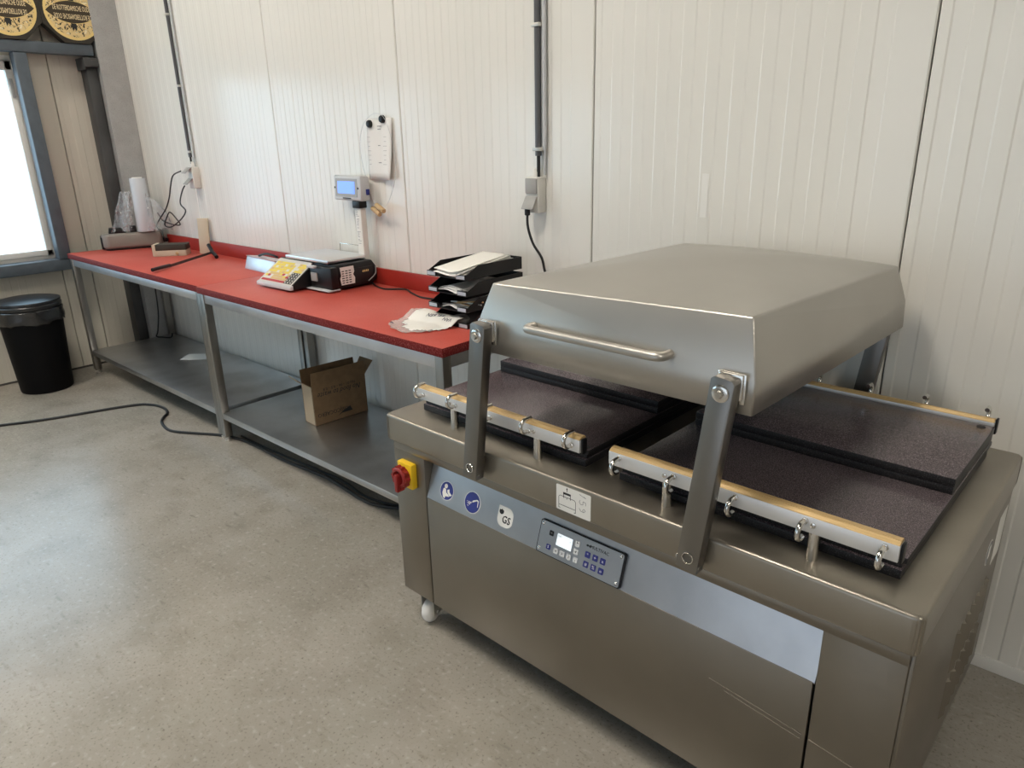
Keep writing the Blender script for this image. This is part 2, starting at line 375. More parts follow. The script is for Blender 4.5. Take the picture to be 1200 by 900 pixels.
# sloping fascia with stickers and control panel
FT = Vector((0, .040, .120)).normalized()   # up along the fascia
FO = Vector((0, .012, .545))
b = bm(); prism(b, [(.012, .545), (.014, .541), (.062, .675), (.054, .675)], 'x', .178, 1.4345); fas = obj('fascia', b, FASCIA, mc, smooth=False)
def fm(u, s, off=.0006):    # frame on the fascia: u along, s up the slope from its lower edge
    m = frame((0, 0, 0), (1, 0, 0), FT)
    m.translation = FO + FT*s + Vector((u, 0, 0)) + m.col[2].to_3d()*off
    return m
SL = .047/.9487   # slope distance of the sticker centres
def disc(mtx, r, th): 
    b = bm(); poly(b, ell(0, 0, r, r, 32), mtx, th); return b
st = obj('reading_sticker', disc(fm(.262, SL), .031, .0004), WHITEST, mc, smooth=False, label='round blue sticker of a person reading a manual')
obj('blue_disc', disc(fm(.262, SL, .0010), .0288, .0003), BLUE, st, smooth=False)
b = bm(); m_ = fm(.262, SL, .0013)
poly(b, ell(-.006, .014, .0072, .0075, 16), m_, .0003)
poly(b, [(-.016, .004), (-.010, .007), (-.004, .003), (-.001, -.006), (.010, -.010), (.014, -.016), (-.002, -.018), (-.004, -.026), (-.012, -.023), (-.018, -.010)], m_, .0003)
poly(b, [(.002, .004), (.011, .008), (.013, -.001), (.026, -.008), (.016, -.014), (.004, -.004)], m_, .0003)
obj('pictogram', b, WHITEST, st, smooth=False)
st = obj('hand_wash_sticker', disc(fm(.379, SL), .0345, .0004), WHITEST, mc, smooth=False, label='round blue sticker of a water spray')
obj('blue_disc', disc(fm(.379, SL, .0010), .0322, .0003), BLUE, st, smooth=False)
b = bm(); m_ = fm(.379, SL, .0013)
poly(b, [(-.002, .0), (.004, .002), (.018, .010), (.022, .008), (.023, -.008), (.0255, -.008), (.0252, .012), (.018, .014), (.002, .007)], m_, .0003)
for i in range(22):
    x = -.004-random.random()*.018; y = -(random.random())*.020*(-x/.02)+.002
    poly(b, ell(x, y-.002, .0014, .0014, 6), m_, .0003)
obj('pictogram', b, WHITEST, st, smooth=False)
m_ = fm(.518, SL)
lens = [(-.030, .030)] + [(x, y) for x, y in rrect(-.030, .030, -.030, .030, .022, 6) if not (x < -.005 and y > .005)]
b = bm(); pts = [p for p in rrect(-.030, .030, -.030, .030, .022, 6) if not (p[0] < -.001 and p[1] > .001)]
q = [(-.030, .030)]
seq = sorted(pts, key=lambda p: math.atan2(p[1], p[0]))
a0 = math.atan2(.030, -.030); seq = [p for p in seq if math.atan2(p[1], p[0]) > a0] + [p for p in seq if math.atan2(p[1], p[0]) <= a0]
poly(b, q+seq, m_, .0004); st = obj('safety_sticker', b, WHITEST, mc, smooth=False, label='white drop shaped sticker lettered GS')
b = bm(); m2 = fm(.518, SL, .0011); text_bm(b, 'GS', .031, m2 @ Matrix.Translation((.006, -.008, 0)), .88)
for q_ in range(1): pass
for dx in (-.0006, .0006): text_bm(b, 'GS', .031, m2 @ Matrix.Translation((.006+dx, -.008+dx, 0)), .88)
poly(b, ell(-.017, .014, .009, .009, 16, 150, 390), m2, .0003); poly(b, ell(-.016, .018, .0032, .0032, 10), fm(.518, SL, .0014), .0003); obj('lettering', b, INK, st, smooth=False)
# control panel
cp = bm(); poly(cp, rrect(-.142, .142, -.047, .047, .006), fm(.797, SL+.000, .0008), .007); cpo = obj('control_panel', cp, BLACKPL, mc, smooth=False)
b = bm(); poly(b, rrect(-.139, .138, -.0445, .0445, .005), fm(.797, SL, .0078), .0012); obj('face_plate', b, FASCIA, cpo, smooth=False)
def pm_(x, y, off=.0092): return fm(.797+x, SL+y, off)
for x, y in ((-.131, .036), (-.131, -.036), (.130, .036), (.130, -.036)):
    b = bm(); lathe(b, [(.0045, 0), (.0045, .0012), (.003, .0024)], 12, pm_(x, y)); obj('screw', b, CHROME, cpo)
b = bm(); poly(b, [(-.026, -.0165), (.026, -.0165), (.026, .0165), (-.026, .0165)], pm_(-.051, .009), .0006); obj('display', b, SCREEN, cpo, smooth=False)
for tx_, sz_, x, y in (('P 07', .007, -.068, .019), ('%', .006, -.031, .015)):
    b = bm(); text_bm(b, tx_, sz_, pm_(x, y, .0100)); obj('display_text', b, INKGREY, cpo, smooth=False)
def key(x, y, sz, m, sym, inkm, lab=None):
    b = bm(); poly(b, rrect(-sz, sz, -sz, sz, sz*.25, 3), pm_(x, y), .0009); ko = obj('key', b, m, cpo, smooth=False)
    if sym:
        b = bm()
        text_bm(b, sym, sz*1.5, pm_(x, y, .0102)); obj('key_symbol', b, inkm, cpo, smooth=False)
key(-.098, .018, .0072, BLACKPL, '=', GREYPL); key(-.100, -.022, .0072, NAVY, 'S', WHITEST)
for i, s in enumerate('<>I-'): key(-.073+i*.0225, -.0245, .0075, LIGHTGREY, s, INK)
key(-.0085, .020, .0078, LIGHTGREY, '^', INK); key(-.0085, -.002, .0078, LIGHTGREY, 'v', INK)
for r in range(2):
    for i in range(3): key(.030+i*.0245, .004-r*.0265, .0082, NAVY, '*+x#%o'[r*3+i], WHITEST)
b = bm(); text_bm(b, 'MULTIVAC', .0125, pm_(.063, .028), 1.0, .0004); poly(b, ell(.0, 0, .004, .003, 12), pm_(.024, .028), .0005); poly(b, ell(.0, 0, .004, .003, 12), pm_(.032, .028), .0005); obj('lettering', b, INK, cpo, smooth=False)
# lift sticker on the deck lip
def vm(u, z, v=-.0006): return frame((u, v, z), (1, 0, 0), (0, 0, 1))
b = bm(); poly(b, rrect(-.0565, .0565, -.0365, .0365, .004), vm(.793, .752, 0), .0007); st = obj('lifting_sticker', b, WHITEST, mc, smooth=False, label='white sticker with a lid pictogram and the handwritten number 159')
b = bm(); m_ = vm(.793, .752, -.0008)
def stroke(b, pts, wd, m):
    for (x0, y0), (x1, y1) in zip(pts, pts[1:]):
        d = Vector((x1-x0, y1-y0)); L = d.length; n_ = Vector((-d.y, d.x))/L*wd/2
        poly(b, [(x0-n_.x, y0-n_.y), (x1-n_.x, y1-n_.y), (x1+n_.x, y1+n_.y), (x0+n_.x, y0+n_.y)], m, .0003)
stroke(b, [(-.048, -.030), (-.048, .002), (-.044, .006), (.003, .006), (.008, .002), (.008, -.030)], .0012, m_)
stroke(b, [(-.048, -.021), (.008, -.021)], .0012, m_); stroke(b, [(-.048, -.030), (-.043, -.030)], .0012, m_); stroke(b, [(.003, -.030), (.008, -.030)], .0012, m_)
stroke(b, [(-.032, .002), (-.032, .016)], .0018, m_); stroke(b, [(-.009, .002), (-.009, .016)], .0018, m_)
poly(b, [(-.033, .013), (-.008, .013), (-.008, .019), (-.033, .019)], m_, .0003)
stroke(b, [(-.0205, .022), (-.0205, .033)], .0016, m_); poly(b, [(-.023, .029), (-.018, .029), (-.0205, .035)], m_, .0003)
poly(b, [(-.022, .004), (-.019, .004), (-.0205, .0)], m_, .0003)
obj('pictogram', b, INK, st, smooth=False)
b = bm(); m_ = vm(.793, .752, -.0008) @ Matrix.Translation((.031, 0, 0)) @ Matrix.Rotation(R(-90), 4, 'Z')
stroke(b, [(-.030, -.011), (-.024, .010), (-.027, .004)], .0013, m_)
stroke(b, [(-.003, .010), (-.012, .009), (-.013, .001), (-.004, .001), (-.002, -.006), (-.008, -.011), (-.014, -.008)], .0013, m_)
stroke(b, [(.018, .004), (.012, .009), (.008, .004), (.012, .0), (.018, .003), (.017, -.006), (.010, -.011)], .0013, m_)
obj('handwriting', b, INKGREY, st, smooth=False)
# main switch
b = bm(); box(b, .066, .138, -.014, .010, .566, .654, .004); msw = obj('main_switch', b, YELLOW, mc, label='yellow plate of the main switch')
MR = Matrix.Translation((.098, -.014, .608)) @ Matrix.Rotation(R(90), 4, 'X')
b = bm(); lathe(b, [(.033, 0), (.0345, .004), (.0345, .022), (.031, .026), (.024, .026), (.022, .012), (.001, .012)], 30, MR, caps=False)
for i in range(10): 
    a = R(36*i); c = MR @ Vector((.034*math.cos(a), .034*math.sin(a), .004)); cyl(b, c, .006, -.018, 'y', 8)
obj('knob_ring', b, REDPL, msw)
b = bm(); prism(b, [(.090, .560), (.106, .560), (.107, .616), (.102, .624), (.094, .624), (.089, .616)], 'y', -.050, -.018, .003); obj('knob_grip', b, REDPL, msw)
b = bm(); cyl(b, (.098, -.0265, .608), .0235, .002, 'y', 24); obj('knob_inner', b, BLACKPL, msw)
# right side label and round sticker
b = bm(); box(b, W-.0045, W-.0035, .80, .905, .52, .665); obj('rating_label', b, WHITEST, mc, smooth=False)
b = bm(); cyl(b, (W-.0045, .715, .60), .036, .001, 'x', 24); so = obj('round_sticker', b, WHITEST, mc, smooth=False)
b = bm(); cyl(b, (W-.0035, .715, .60), .033, .0006, 'x', 24); obj('grey_disc', b, INKGREY, so, smooth=False)
b = bm(); box(b, W-.0029, W-.0024, .705, .725, .585, .62); obj('pictogram', b, WHITEST, so, smooth=False)
# scratches on the front panel
b = bm()
for (u0, z0, u1, z1) in ((1.20, .423, 1.425, .402), (1.24, .409, 1.42, .389)): stroke(b, [(u0, z0), (u1, z1)], .0018, vm(0, 0, .0098))
obj('scratch_mark', b, CHROME, mc, smooth=False)
b = bm(); stroke(b, [(1.44, .398), (1.56, .383)], .0018, vm(0, 0, .0098)); obj('scratch_mark', b, CHROME, mc, smooth=False)
# castors
for (u, v, rz) in ((.098, .062, 15), (W-.10, .075, -20), (.10, .86, 10), (W-.10, .86, 40)):
    lm = Matrix.Translation((u, v, 0)) @ Matrix.Rotation(R(rz), 4, 'Z')
    b = bm(); t = bmesh.new(); box(t, -.028, -.024, -.022, .025, .035, .155, .001); box(t, .024, .028, -.022, .025, .035, .155, .001); box(t, -.032, .032, -.035, .035, .150, .160, .001)
    cyl(t, (-.033, 0, .045), .008, .066, 'x', 10); merge(b, t, lm)
    co = obj('castor', b, ZINC, mc)
    b = bm(); t = bmesh.new(); lathe(t, [(.012, -.021), (.030, -.021), (.040, -.016), (.045, -.006), (.045, .006), (.040, .016), (.030, .021), (.012, .021)], 28, Matrix.Translation((0, 0, .045)) @ AX['x']); merge(b, t, lm)
    obj('wheel', b, WHEELW, co)

# chamber base slabs (part of the deck), seal bars with hooks and posts
CH = ((.078, .752), (.862, 1.538))
def seal_bar(u0, u1, rear):
    sgn = -1 if rear else 1
    v0 = .905 if rear else .050            # outer face
    vi = v0 + sgn*.030                     # inner side
    lo, hi = min(v0, vi), max(v0, vi); dz = .006 if rear else 0
    b = bm(); box(b, u0, u1, lo, hi, .866-dz, .902-dz, .0015); bo = obj('seal_bar', b, ALUPAINT, mc)
    pr = [(v0+sgn*.001, .9022), (v0+sgn*.003, .9045), (v0+sgn*.009, .9085), (v0+sgn*.012, .9085), (v0+sgn*.013, .9100), (v0+sgn*.024, .9100), (v0+sgn*.029, .9045), (v0+sgn*.030, .9022)]
    b = bm(); prism(b, [(p_[0], p_[1]-dz) for p_ in pr], 'x', u0+.001, u1-.001)
    obj('sealing_strip', b, GOLD, bo, smooth=False)
    b = bm(); box(b, u1, u1+.006, lo+.006, hi-.004, .862, .905, .002); obj('end_cap', b, BLACKPL, bo)
    n = 5
    for i in range(n):
        u = u0+.032+i*(u1-u0-.058)/(n-1); top_in = (u0 < .5) or rear
        b = bm(); k_ = .0180
        if top_in: cz, zs, ze = .902, -1, 1
        else: cz, zs, ze = .874, 1, -1
        co_ = v0-sgn*(-.018)
        pts = [(u, v0, cz+zs*k_), (u, v0+sgn*(-.010), cz+zs*k_)]
        for q in range(9):
            a = R(90-q*22.5); pts.append((u, v0-sgn*.016-sgn*k_*math.cos(a), cz+zs*k_*math.sin(a)))
        pts += [(u, v0-sgn*.006+(sgn*.012 if top_in else 0), cz+ze*k_)]
        tube(b, pts, .0060, 10, 2); obj('hook', b, CHROME, bo)
        b = bm(); lathe(b, [(.0075, 0), (.0075, .005), (.004, .006), (.004, .010)], 6, Matrix.Translation((u+.001, v0, cz+zs*k_)) @ (Matrix.Rotation(R(90), 4, 'X') if not rear else Matrix.Rotation(R(-90), 4, 'X'))); obj('nut', b, CHROME, bo, smooth=False)
    for f in (.24, .76):
        u = u0+f*(u1-u0)
        b = bm(); cyl(b, (u, v0+sgn*.016, ZT-.001), .0125, .068, 'z', 18); obj('post', b, CHROME, bo)
        b = bm(); lathe(b, [(.006, 0), (.006, .003), (.003, .004)], 10, Matrix.Translation((u, v0, .886)) @ Matrix.Rotation(R(90 if not rear else -90), 4, 'X')); obj('screw', b, CHROME, bo)
for u0, u1 in CH:
    b = bm(); box(b, u0, u1, .104, .862, ZT, .8215, .002); so = obj('chamber_base_slab', plate_mesh(b, 'chamber_base_slab'), None, mc)
    seal_bar(u0+.038 if u0 < .5 else u0+.003, u1+.020 if u0 < .5 else u1+.001, False); seal_bar(u0+.038 if u0 < .5 else u0+.003, u1+.020 if u0 < .5 else u1+.001, True)
b = bm(); box(b, W-.60, W-.54, .096, .104, .803, .8205, .001); obj('slab_clip', b, PLATESHADED, mc)
# lid (hood)
t = bmesh.new()
V = lambda *p: t.verts.new(p)
A, B_, C_, D_ = (.452, 0, 1.103), (1.247, 0, 1.107), (1.258, .965, 1.100), (.452, .970, 1.100)
L0, R0, Rm, Lm = (.452, .006, 1.176), (1.247, .006, 1.176), (1.250, .980, 1.174), (.452, .984, 1.176)
T1, T2, T3, T4 = (.483, .038, 1.284), (1.216, .038, 1.302), (1.222, .955, 1.276), (.520, .955, 1.285)
lp = lambda p, q, f: tuple(p[i_]+(q[i_]-p[i_])*f for i_ in range(3))
NG = 20; G = {}
for j_ in range(NG+1):
    for i_ in range(NG+1):
        f, g = i_/NG, j_/NG; a_, b_ = 2*f-1, 2*g-1
        p = lp(lp(T1, T2, f), lp(T4, T3, f), g)
        G[i_, j_] = V(p[0], p[1], p[2]+.040*(1-max(abs(a_), abs(b_))**1.7)+.010*(1-a_*a_)*g)
for j_ in range(NG):
    for i_ in range(NG): t.faces.new((G[i_, j_], G[i_+1, j_], G[i_+1, j_+1], G[i_, j_+1]))
lo = [V(*p) for p in (A, B_, C_, D_)]; mi = [V(*p) for p in (L0, R0, Rm, Lm)]
for q in range(4): t.faces.new((lo[q], lo[(q+1) % 4], mi[(q+1) % 4], mi[q]))
rims = ([G[i_, 0] for i_ in range(NG+1)], [G[NG, j_] for j_ in range(NG+1)], [G[i_, NG] for i_ in range(NG, -1, -1)], [G[0, j_] for j_ in range(NG, -1, -1)])
for q in range(4): t.faces.new([mi[q], mi[(q+1) % 4]]+rims[q][::-1])
bmesh.ops.recalc_face_normals(t, faces=t.faces)
be = [e for e in t.edges if len(e.link_faces) == 2 and e.calc_face_angle(0) > .45]
bmesh.ops.bevel(t, geom=be, offset=.005, segments=3, profile=.5, affect='EDGES')
lid = obj('lid', t, STEELLID, mc, ang=30)
sm = lid.modifiers.new('thickness', 'SOLIDIFY'); sm.thickness = .004; sm.offset = -1
b = bm(); hz = 1.198; tube(b, [(.652, .013, hz), (.652, -.006, hz), (.656, -.018, hz), (.667, -.024, hz), (.69, -.025, hz), (.78, -.025, hz), (.92, -.025, hz), (1.007, -.025, hz), (1.030, -.024, hz), (1.041, -.018, hz), (1.045, -.006, hz), (1.045, .013, hz)], .0105, 14, 5); lh = obj('lid_handle', b, CHROME if False else STEELLID, lid)
# links of the swing mechanism
def arm(ub, ut, v0, v1, front):
    d = Vector((ut-ub, 0, 1.163-.760)).normalized(); p = Vector((d.z, 0, -d.x)); hw = .0265
    e0 = Vector((ub, 0, .760))-d*.036; e1 = Vector((ut, 0, 1.163))+d*.026
    pts = []
    for c, s in ((e0, -1), (e0, 1)): q = c+p*hw*s; pts.append((q.x, q.z))
    for s, o in ((1, -.007), (.72, 0), (-.72, 0), (-1, -.007)): q = e1+p*hw*s+d*o; pts.append((q.x, q.z))
    b = bm(); prism(b, pts, 'y', v0, v1, .0015); a = obj('swing_arm', b, ARM, mc)
    s = -1 if front else 1; vf = v0 if front else v1
    rot = Matrix.Rotation(R(90), 4, 'X') if front else Matrix.Rotation(R(-90), 4, 'X')
    b = bm(); lathe(b, [(.0185, 0), (.0185, .003), (.015, .005), (.0105, .005)], 28, Matrix.Translation((ut, vf, 1.157)) @ rot); obj('washer', b, CHROME, a)
    b = bm(); lathe(b, [(.0095, 0), (.0095, .004), (.008, .010)], 6, Matrix.Translation((ut, vf+s*.004, 1.157)) @ rot); obj('bolt', b, CHROME, a, smooth=False)
    b = bm(); tube(b, [(ub+.013*math.cos(R(x)), vf+s*.0018, .757+.013*math.sin(R(x))) for x in range(0, 361, 20)], .0016, 6, smooth=False); obj('spring_ring', b, CHROME, a)
    b = bm(); cyl(b, (ub-.036, (v0+v1)/2, .742), .006, .012, 'x', 10); cyl(b, (ub+.024, vf-s*.004, .738), .003, .006, 'y', 8); obj('locking_pin', b, CHROME, a)
    if front:
        b = bm(); box(b, ut-.028, ut+.034, -.0055, .001, 1.128, 1.193, .0015); box(b, ut-.024, ut+.030, -.0125, -.0055, 1.138, 1.192, .0015); obj('lid_bracket', b, CHROME, lid)
    else:
        b = bm(); box(b, ut-.028, ut+.034, .958, v0, 1.118, 1.175, .0015); obj('lid_bracket', b, CHROME, lid)
for ub, ut in ((.449, .498), (1.150, 1.197)):
    arm(ub, ut, -.042, -.010, True); arm(ub+.006, ut+.006, .975, 1.005, False)
    b = bm(); cyl(b, (ub, -.012, .76), .016, .014, 'y', 16); obj('pivot_pin', b, CHROME, mc)
    b = bm(); cyl(b, (ub+.006, .945, .76), .016, .032, 'y', 16); obj('pivot_pin', b, CHROME, mc)

# loose filler plates lying in the chambers
def filler(u0, u1, v0, v1, z0, z1, label, holes=()):
    c = MX @ Vector(((u0+u1)/2, (v0+v1)/2, z0)); w_, d_ = (u1-u0)/2, (v1-v0)/2
    b = bm(); box(b, -w_, w_, -d_, d_, 0, z1-z0, .0024)
    o = obj('filler_plate', plate_mesh(b, 'filler_plate'), None); o.location = c; o.rotation_euler = (0, 0, MA); tag(o, label, 'plate', 'black filler plates in the chambers')
    for hu, hv in holes:
        h = bm(); lathe(h, [(.0105, 0), (.0105, .0006)], 20, Matrix.Translation((hu-(u0+u1)/2, hv-(v0+v1)/2, z1-z0-.0001))); obj('finger_hole', h, BLACKMAT, o)
for i, (u0, u1) in enumerate(CH):
    s = ('left', 'right')[i]
    e = .006
    filler(u0+.003, u1-.002, .112, .862, .8217, .8355, 'lower full-size black plate lying in the %s chamber' % s)
    filler(u0+.004, u1+.006, .108, .862, .8357, .850, 'full-size black plate, topmost across the front of the %s chamber' % s, ((u1-.012, .124),) if i == 0 else ())
    filler(u0+.020, u1+.004, .452, .860, .8502, .8705, 'half-depth black plate under another at the back of the %s chamber' % s)
    filler(u0+.022, u1+.006, .450, .858, .8708, .8925, 'half-depth black plate on top at the back of the %s chamber' % s, ((u1-.022, .835),) if i == 1 else ())

# ------------------------------------------------------------------ red topped work tables
def worktable(x0, x1, yf, yb, label, bs0, endleft):
    t = thing('work_table', label, 'table', ((x0+x1)/2, (yf+yb)/2, 0), 0, 'red topped steel work tables')
    ox, oy = (x0+x1)/2, (yf+yb)/2
    X0, X1, Y0, Y1 = x0-ox, x1-ox, yf-oy, yb-oy
    b = bm(); box(b, X0, X1, Y0, Y1, .8775, .914, .0015)
    me = mesh_from(b, 'worktop', RED); me.materials.append(REDEDGESHADED)
    for p in me.polygons:
        if abs(p.normal.z) < .5: p.material_index = 1
    obj('worktop', me, None, t)
    b = bm(); box(b, bs0-ox, X1, Y1-.016, Y1, .914, 1.0, .002); obj('backsplash', b, REDSHADED, t)
    ins = .012
    b = bm(); box(b, X0+.015, X1-.015, Y0+.036, Y1-.036, .873, .877); obj('under_sheet', b, TABSTEEL, t, smooth=False)
    b = bm(); box(b, X0+ins, X1-ins, Y0+ins, Y0+ins+.02, .825, .8775, .0015); obj('apron_rail', b, TABSTEEL, t)
    b = bm(); box(b, X0+ins, X1-ins, Y1-ins-.02, Y1-ins, .825, .8775, .0015); obj('apron_rail', b, TABSTEEL, t)
    for xa in (X0+ins, X1-ins-.02):
        b = bm(); box(b, xa, xa+.02, Y0+ins+.02, Y1-ins-.02, .825, .8775, .0015); obj('apron_rail', b, TABSTEEL, t)
    b = bm(); box(b, X0+.03, X1-.03, Y0+.008, Y1-.02, .145, .180, .002); obj('shelf', b, SHELFST, t)
    for xa in (X0+ins-.004, X1-ins-.041):
        for ya in (Y0+ins-.006, Y1-ins-.045):
            b = bm(); box(b, xa, xa+.045, ya, ya+.045, .028, .8775, .003); lg = obj('leg', b, LEGSTEEL, t)
            b = bm(); lathe(b, [(.018, 0), (.018, .012), (.010, .014), (.010, .032)], 14, Matrix.Translation((xa+.0225, ya+.0225, 0))); obj('foot', b, ZINC, lg)
    return t
worktable(-5.925, -3.872, -.670, -.012, 'left red topped work table with the cheese knife lying on it', -5.70, True)
worktable(-3.868, -1.896, -.680, -.012, 'right red topped work table carrying the price scale and letter trays', -3.868, False)

# ------------------------------------------------------------------ wall fittings
def socket(x, z, label, open_top):
    t = thing('wall_socket', label, 'socket', (x, 0, z))
    b = bm(); box(b, -.036, .036, -.052, 0, -.072, .072, .006); obj('body', b, WHITEPL, t)
    for i, zz in enumerate((.037, -.037)):
        opened = (i == 1) or open_top
        b = bm()
        if opened:
            tt = bmesh.new(); box(tt, -.031, .031, -.006, 0, -.060, 0, .003); merge(b, tt, Matrix.Translation((0, -.052, zz+.031)) @ Matrix.Rotation(R(-32 if not open_top else -50), 4, 'X'))
        else: box(b, -.031, .031, -.060, -.052, zz-.031, zz+.031, .004)
        obj('flap', b, GREYPL, t)
    b = bm(); lathe(b, [(.013, 0), (.013, .018), (.010, .022), (.010, .034)], 14, Matrix.Translation((0, -.024, .072))); obj('gland', b, WHITEPL, t)
    return t
socket(-1.985, 1.420, 'two gang wall socket on the panel right of the letter trays', False)
socket(-5.085, 1.430, 'two gang wall socket above the left end of the tables', True)
def conduit(x, z0, label, clips, r):
    t = thing('conduit_pipe', label, 'pipe', (x, -.022, z0), 0, 'conduits down the white wall')
    b = bm(); cyl(b, (0, 0, 0), r, 4.45-z0, 'z', 16); obj('pipe', b, CONDUIT, t)
    b = bm(); cyl(b, (0, 0, -.10), r*.55, .11, 'z', 12); obj('cable_end', b, RUBBER, t)
    for z in clips:
        b = bm(); box(b, -r-.006, r+.008, -r-.004, .021, z-z0-.006, z-z0+.008, .002); obj('clip', b, ZINC, t)
conduit(-1.972, 1.575, 'grey conduit running down to the right wall socket', (1.60, 2.06, 2.6), .0135)
conduit(-5.105, 1.565, 'grey conduit running down to the left wall socket', (1.60, 2.02, 2.45, 2.9), .0115)
b = bm(); cyl(b, (-1.945, -.014, 1.60), .009, 2.85, 'z', 12); cyl(b, (-1.945, -.014, 1.50), .005, .1, 'z', 8)
tag(obj('cable_duct', b, LIGHTGREY), 'thin light grey tube running beside the right conduit', 'pipe')
b = bm(); cyl(b, (-5.075, -.012, 1.56), .006, 2.89, 'z', 10)
tag(obj('cable_duct', b, LIGHTGREY), 'thin light grey tube running beside the left conduit', 'pipe')
b = bm(); stroke(b, [(-5.035, 1.55), (-5.035, .93)], .004, frame((0, -.0015, 0), (1, 0, 0), (0, 0, 1))) if False else None
# plug and cable from the right socket
t = thing('power_cable', 'black plug cable hanging from the right wall socket', 'cable', (-1.995, -.07, 1.35))
b = bm(); cyl(b, (0, 0, -.012), .012, .035, 'z', 12, .003); obj('plug', b, BLACKPL, t)
b = bm(); tube(b, [(0, 0, 0), (.002, 0, -.06), (.020, .012, -.13), (.052, .03, -.19), (.066, .04, -.26), (.122, .045, -.36), (.135, .045, -.55), (.14, .04, -.9), (.15, .03, -1.30), (.26, -.02, -1.340), (.42, -.06, -1.343)], .0055, 8); obj('lead', b, RUBBER, t)
# two leads from the left socket to the bag sealer
t = thing('power_cable', 'black lead hanging from the upper flap of the left wall socket', 'cable', (-5.10, -.08, 1.46))
b = bm(); LP = [(-5.150, -.085, 1.475), (-5.283, -0.085, 1.443), (-5.352, -0.085, 1.368), (-5.406, -0.087, 1.283), (-5.48, -0.093, 1.204), (-5.585, -0.099, 1.136), (-5.65, -0.106, 1.085), (-5.635, -0.112, 1.055), (-5.569, -0.118, 1.046), (-5.53, -0.124, 1.017), (-5.54, -0.11, 0.979)]
tube(b, [(x+5.10, y+.08, z-1.46) for x, y, z in LP], .0048, 8); obj('lead', b, RUBBER, t)
t = thing('power_cable', 'black lead curling down from the lower flap of the left wall socket', 'cable', (-5.075, -.085, 1.37))
b = bm(); LP = [(-5.15, -.075, 1.375), (-5.20, -0.072, 1.345), (-5.263, -0.071, 1.278), (-5.266, -0.071, 1.241), (-5.208, -0.071, 1.202), (-5.292, -0.073, 1.142), (-5.456, -0.075, 1.079), (-5.548, -0.076, 1.069), (-5.583, -0.077, 1.087), (-5.533, -0.077, 1.134), (-5.47, -0.073, 1.18), (-5.394, -0.068, 1.141), (-5.347, -0.066, 1.097), (-5.475, -0.066, 1.091), (-5.625, -0.066, 1.109), (-5.66, -0.07, 1.139), (-5.67, -0.08, 1.168)]
tube(b, [(x+5.075, y+.085, z-1.37) for x, y, z in LP], .0048, 8); obj('lead', b, RUBBER, t)
# notice sheet with two magnets and the cheese wire
t = thing('notice_sheet', 'white paper notice held on the wall by two black magnets', 'notice', (-3.03, -.004, 1.458))
b = bm(); ng = 8
tt = bmesh.new(); vv = [[tt.verts.new(((-.104+.205*i/ng) + .012*(j/ng), -.002-.030*((1-j/ng)**1.6)*(i/ng)**1.5 - .004*math.sin(i*1.1), .296*j/ng)) for i in range(ng+1)] for j in range(ng+1)]
for j in range(ng):
    for i in range(ng): tt.faces.new((vv[j][i], vv[j][i+1], vv[j+1][i+1], vv[j+1][i]))
merge(b, tt); sh = obj('sheet', b, PAPER, t); sm = sh.modifiers.new('th', 'SOLIDIFY'); sm.thickness = .0006
def sheet_m(x, z):
    i = (x+.104-.012*z/.296)/.196; j = z/.296
    y = -.002-.030*((1-j)**1.6)*max(i, 0)**1.5 - .004*math.sin(i*ng*1.1)
    return frame((x, y-.0016, z), (1, -.02, 0), (0, .03, 1))
b = bm()
for x, z, wd in ((-.002, .258, .05), (0, .244, .034), (-.002, .166, .018), (.0, .083, .024)):
    poly(b, [(-wd/2, -.002), (wd/2, -.002), (wd/2, .002), (-wd/2, .002)], sheet_m(x, z), .0003)
for q in range(14):
    x, z = (-.078 if q < 7 else .055), .075+.022*(q % 7); wd = .018+.012*((q*5) % 4)/3
    poly(b, [(-wd/2, -.0007), (wd/2, -.0007), (wd/2, .0007), (-wd/2, .0007)], sheet_m(x, z), .0003)
obj('lettering', b, INKGREY, t, smooth=False)
for x, z, lab in ((-3.088, 1.728, 'black round magnet on the upper left corner of the notice'), (-2.984, 1.748, 'black round magnet on the upper right corner of the notice')):
    b = bm(); lathe(b, [(.019, 0), (.019, .010), (.016, .016), (.010, .018)], 20, Matrix.Rotation(R(90), 4, 'X')); mo = obj('magnet', b, BLACKPL); mo.location = (x, -.008, z); tag(mo, lab, 'magnet')
t = thing('cheese_wire', 'cheese cutting wire with two wooden grips hung over the notice magnets', 'cheese wire', (-3.02, -.035, 1.31))
b = bm(); tube(b, [(-.035, 0, .0), (-.12, .01, .16), (-.150, .012, .30), (-.12, .012, .40), (-.06, .01, .448), (0, .010, .465), (.06, .010, .448), (.10, .012, .37), (.125, .012, .26), (.120, .01, .16), (.07, 0, .05), (.03, 0, .015)], .0011, 6); obj('wire', b, LIGHTGREY, t)
for (x, z, y) in ((-.05, -.008, -.006), (.0, .012, -.018)):
    b = bm(); lathe(b, [(.011, 0), (.013, .004), (.013, .085), (.011, .089)], 16, Matrix.Translation((x-.03, y+.012, z+.012)) @ Matrix.Rotation(R(108), 4, 'Y') @ Matrix.Rotation(R(12), 4, 'X')); obj('wooden_grip', b, WOOD, t)
b = bm(); box(b, -.013, .013, -.001, 0, -.075, .075); o = obj('tape_strip', b, TAPE, smooth=False); o.location = (-1.228, -.0008, 1.44); tag(o, 'short strip of old white tape on the bare wall above the machine lid', 'tape')

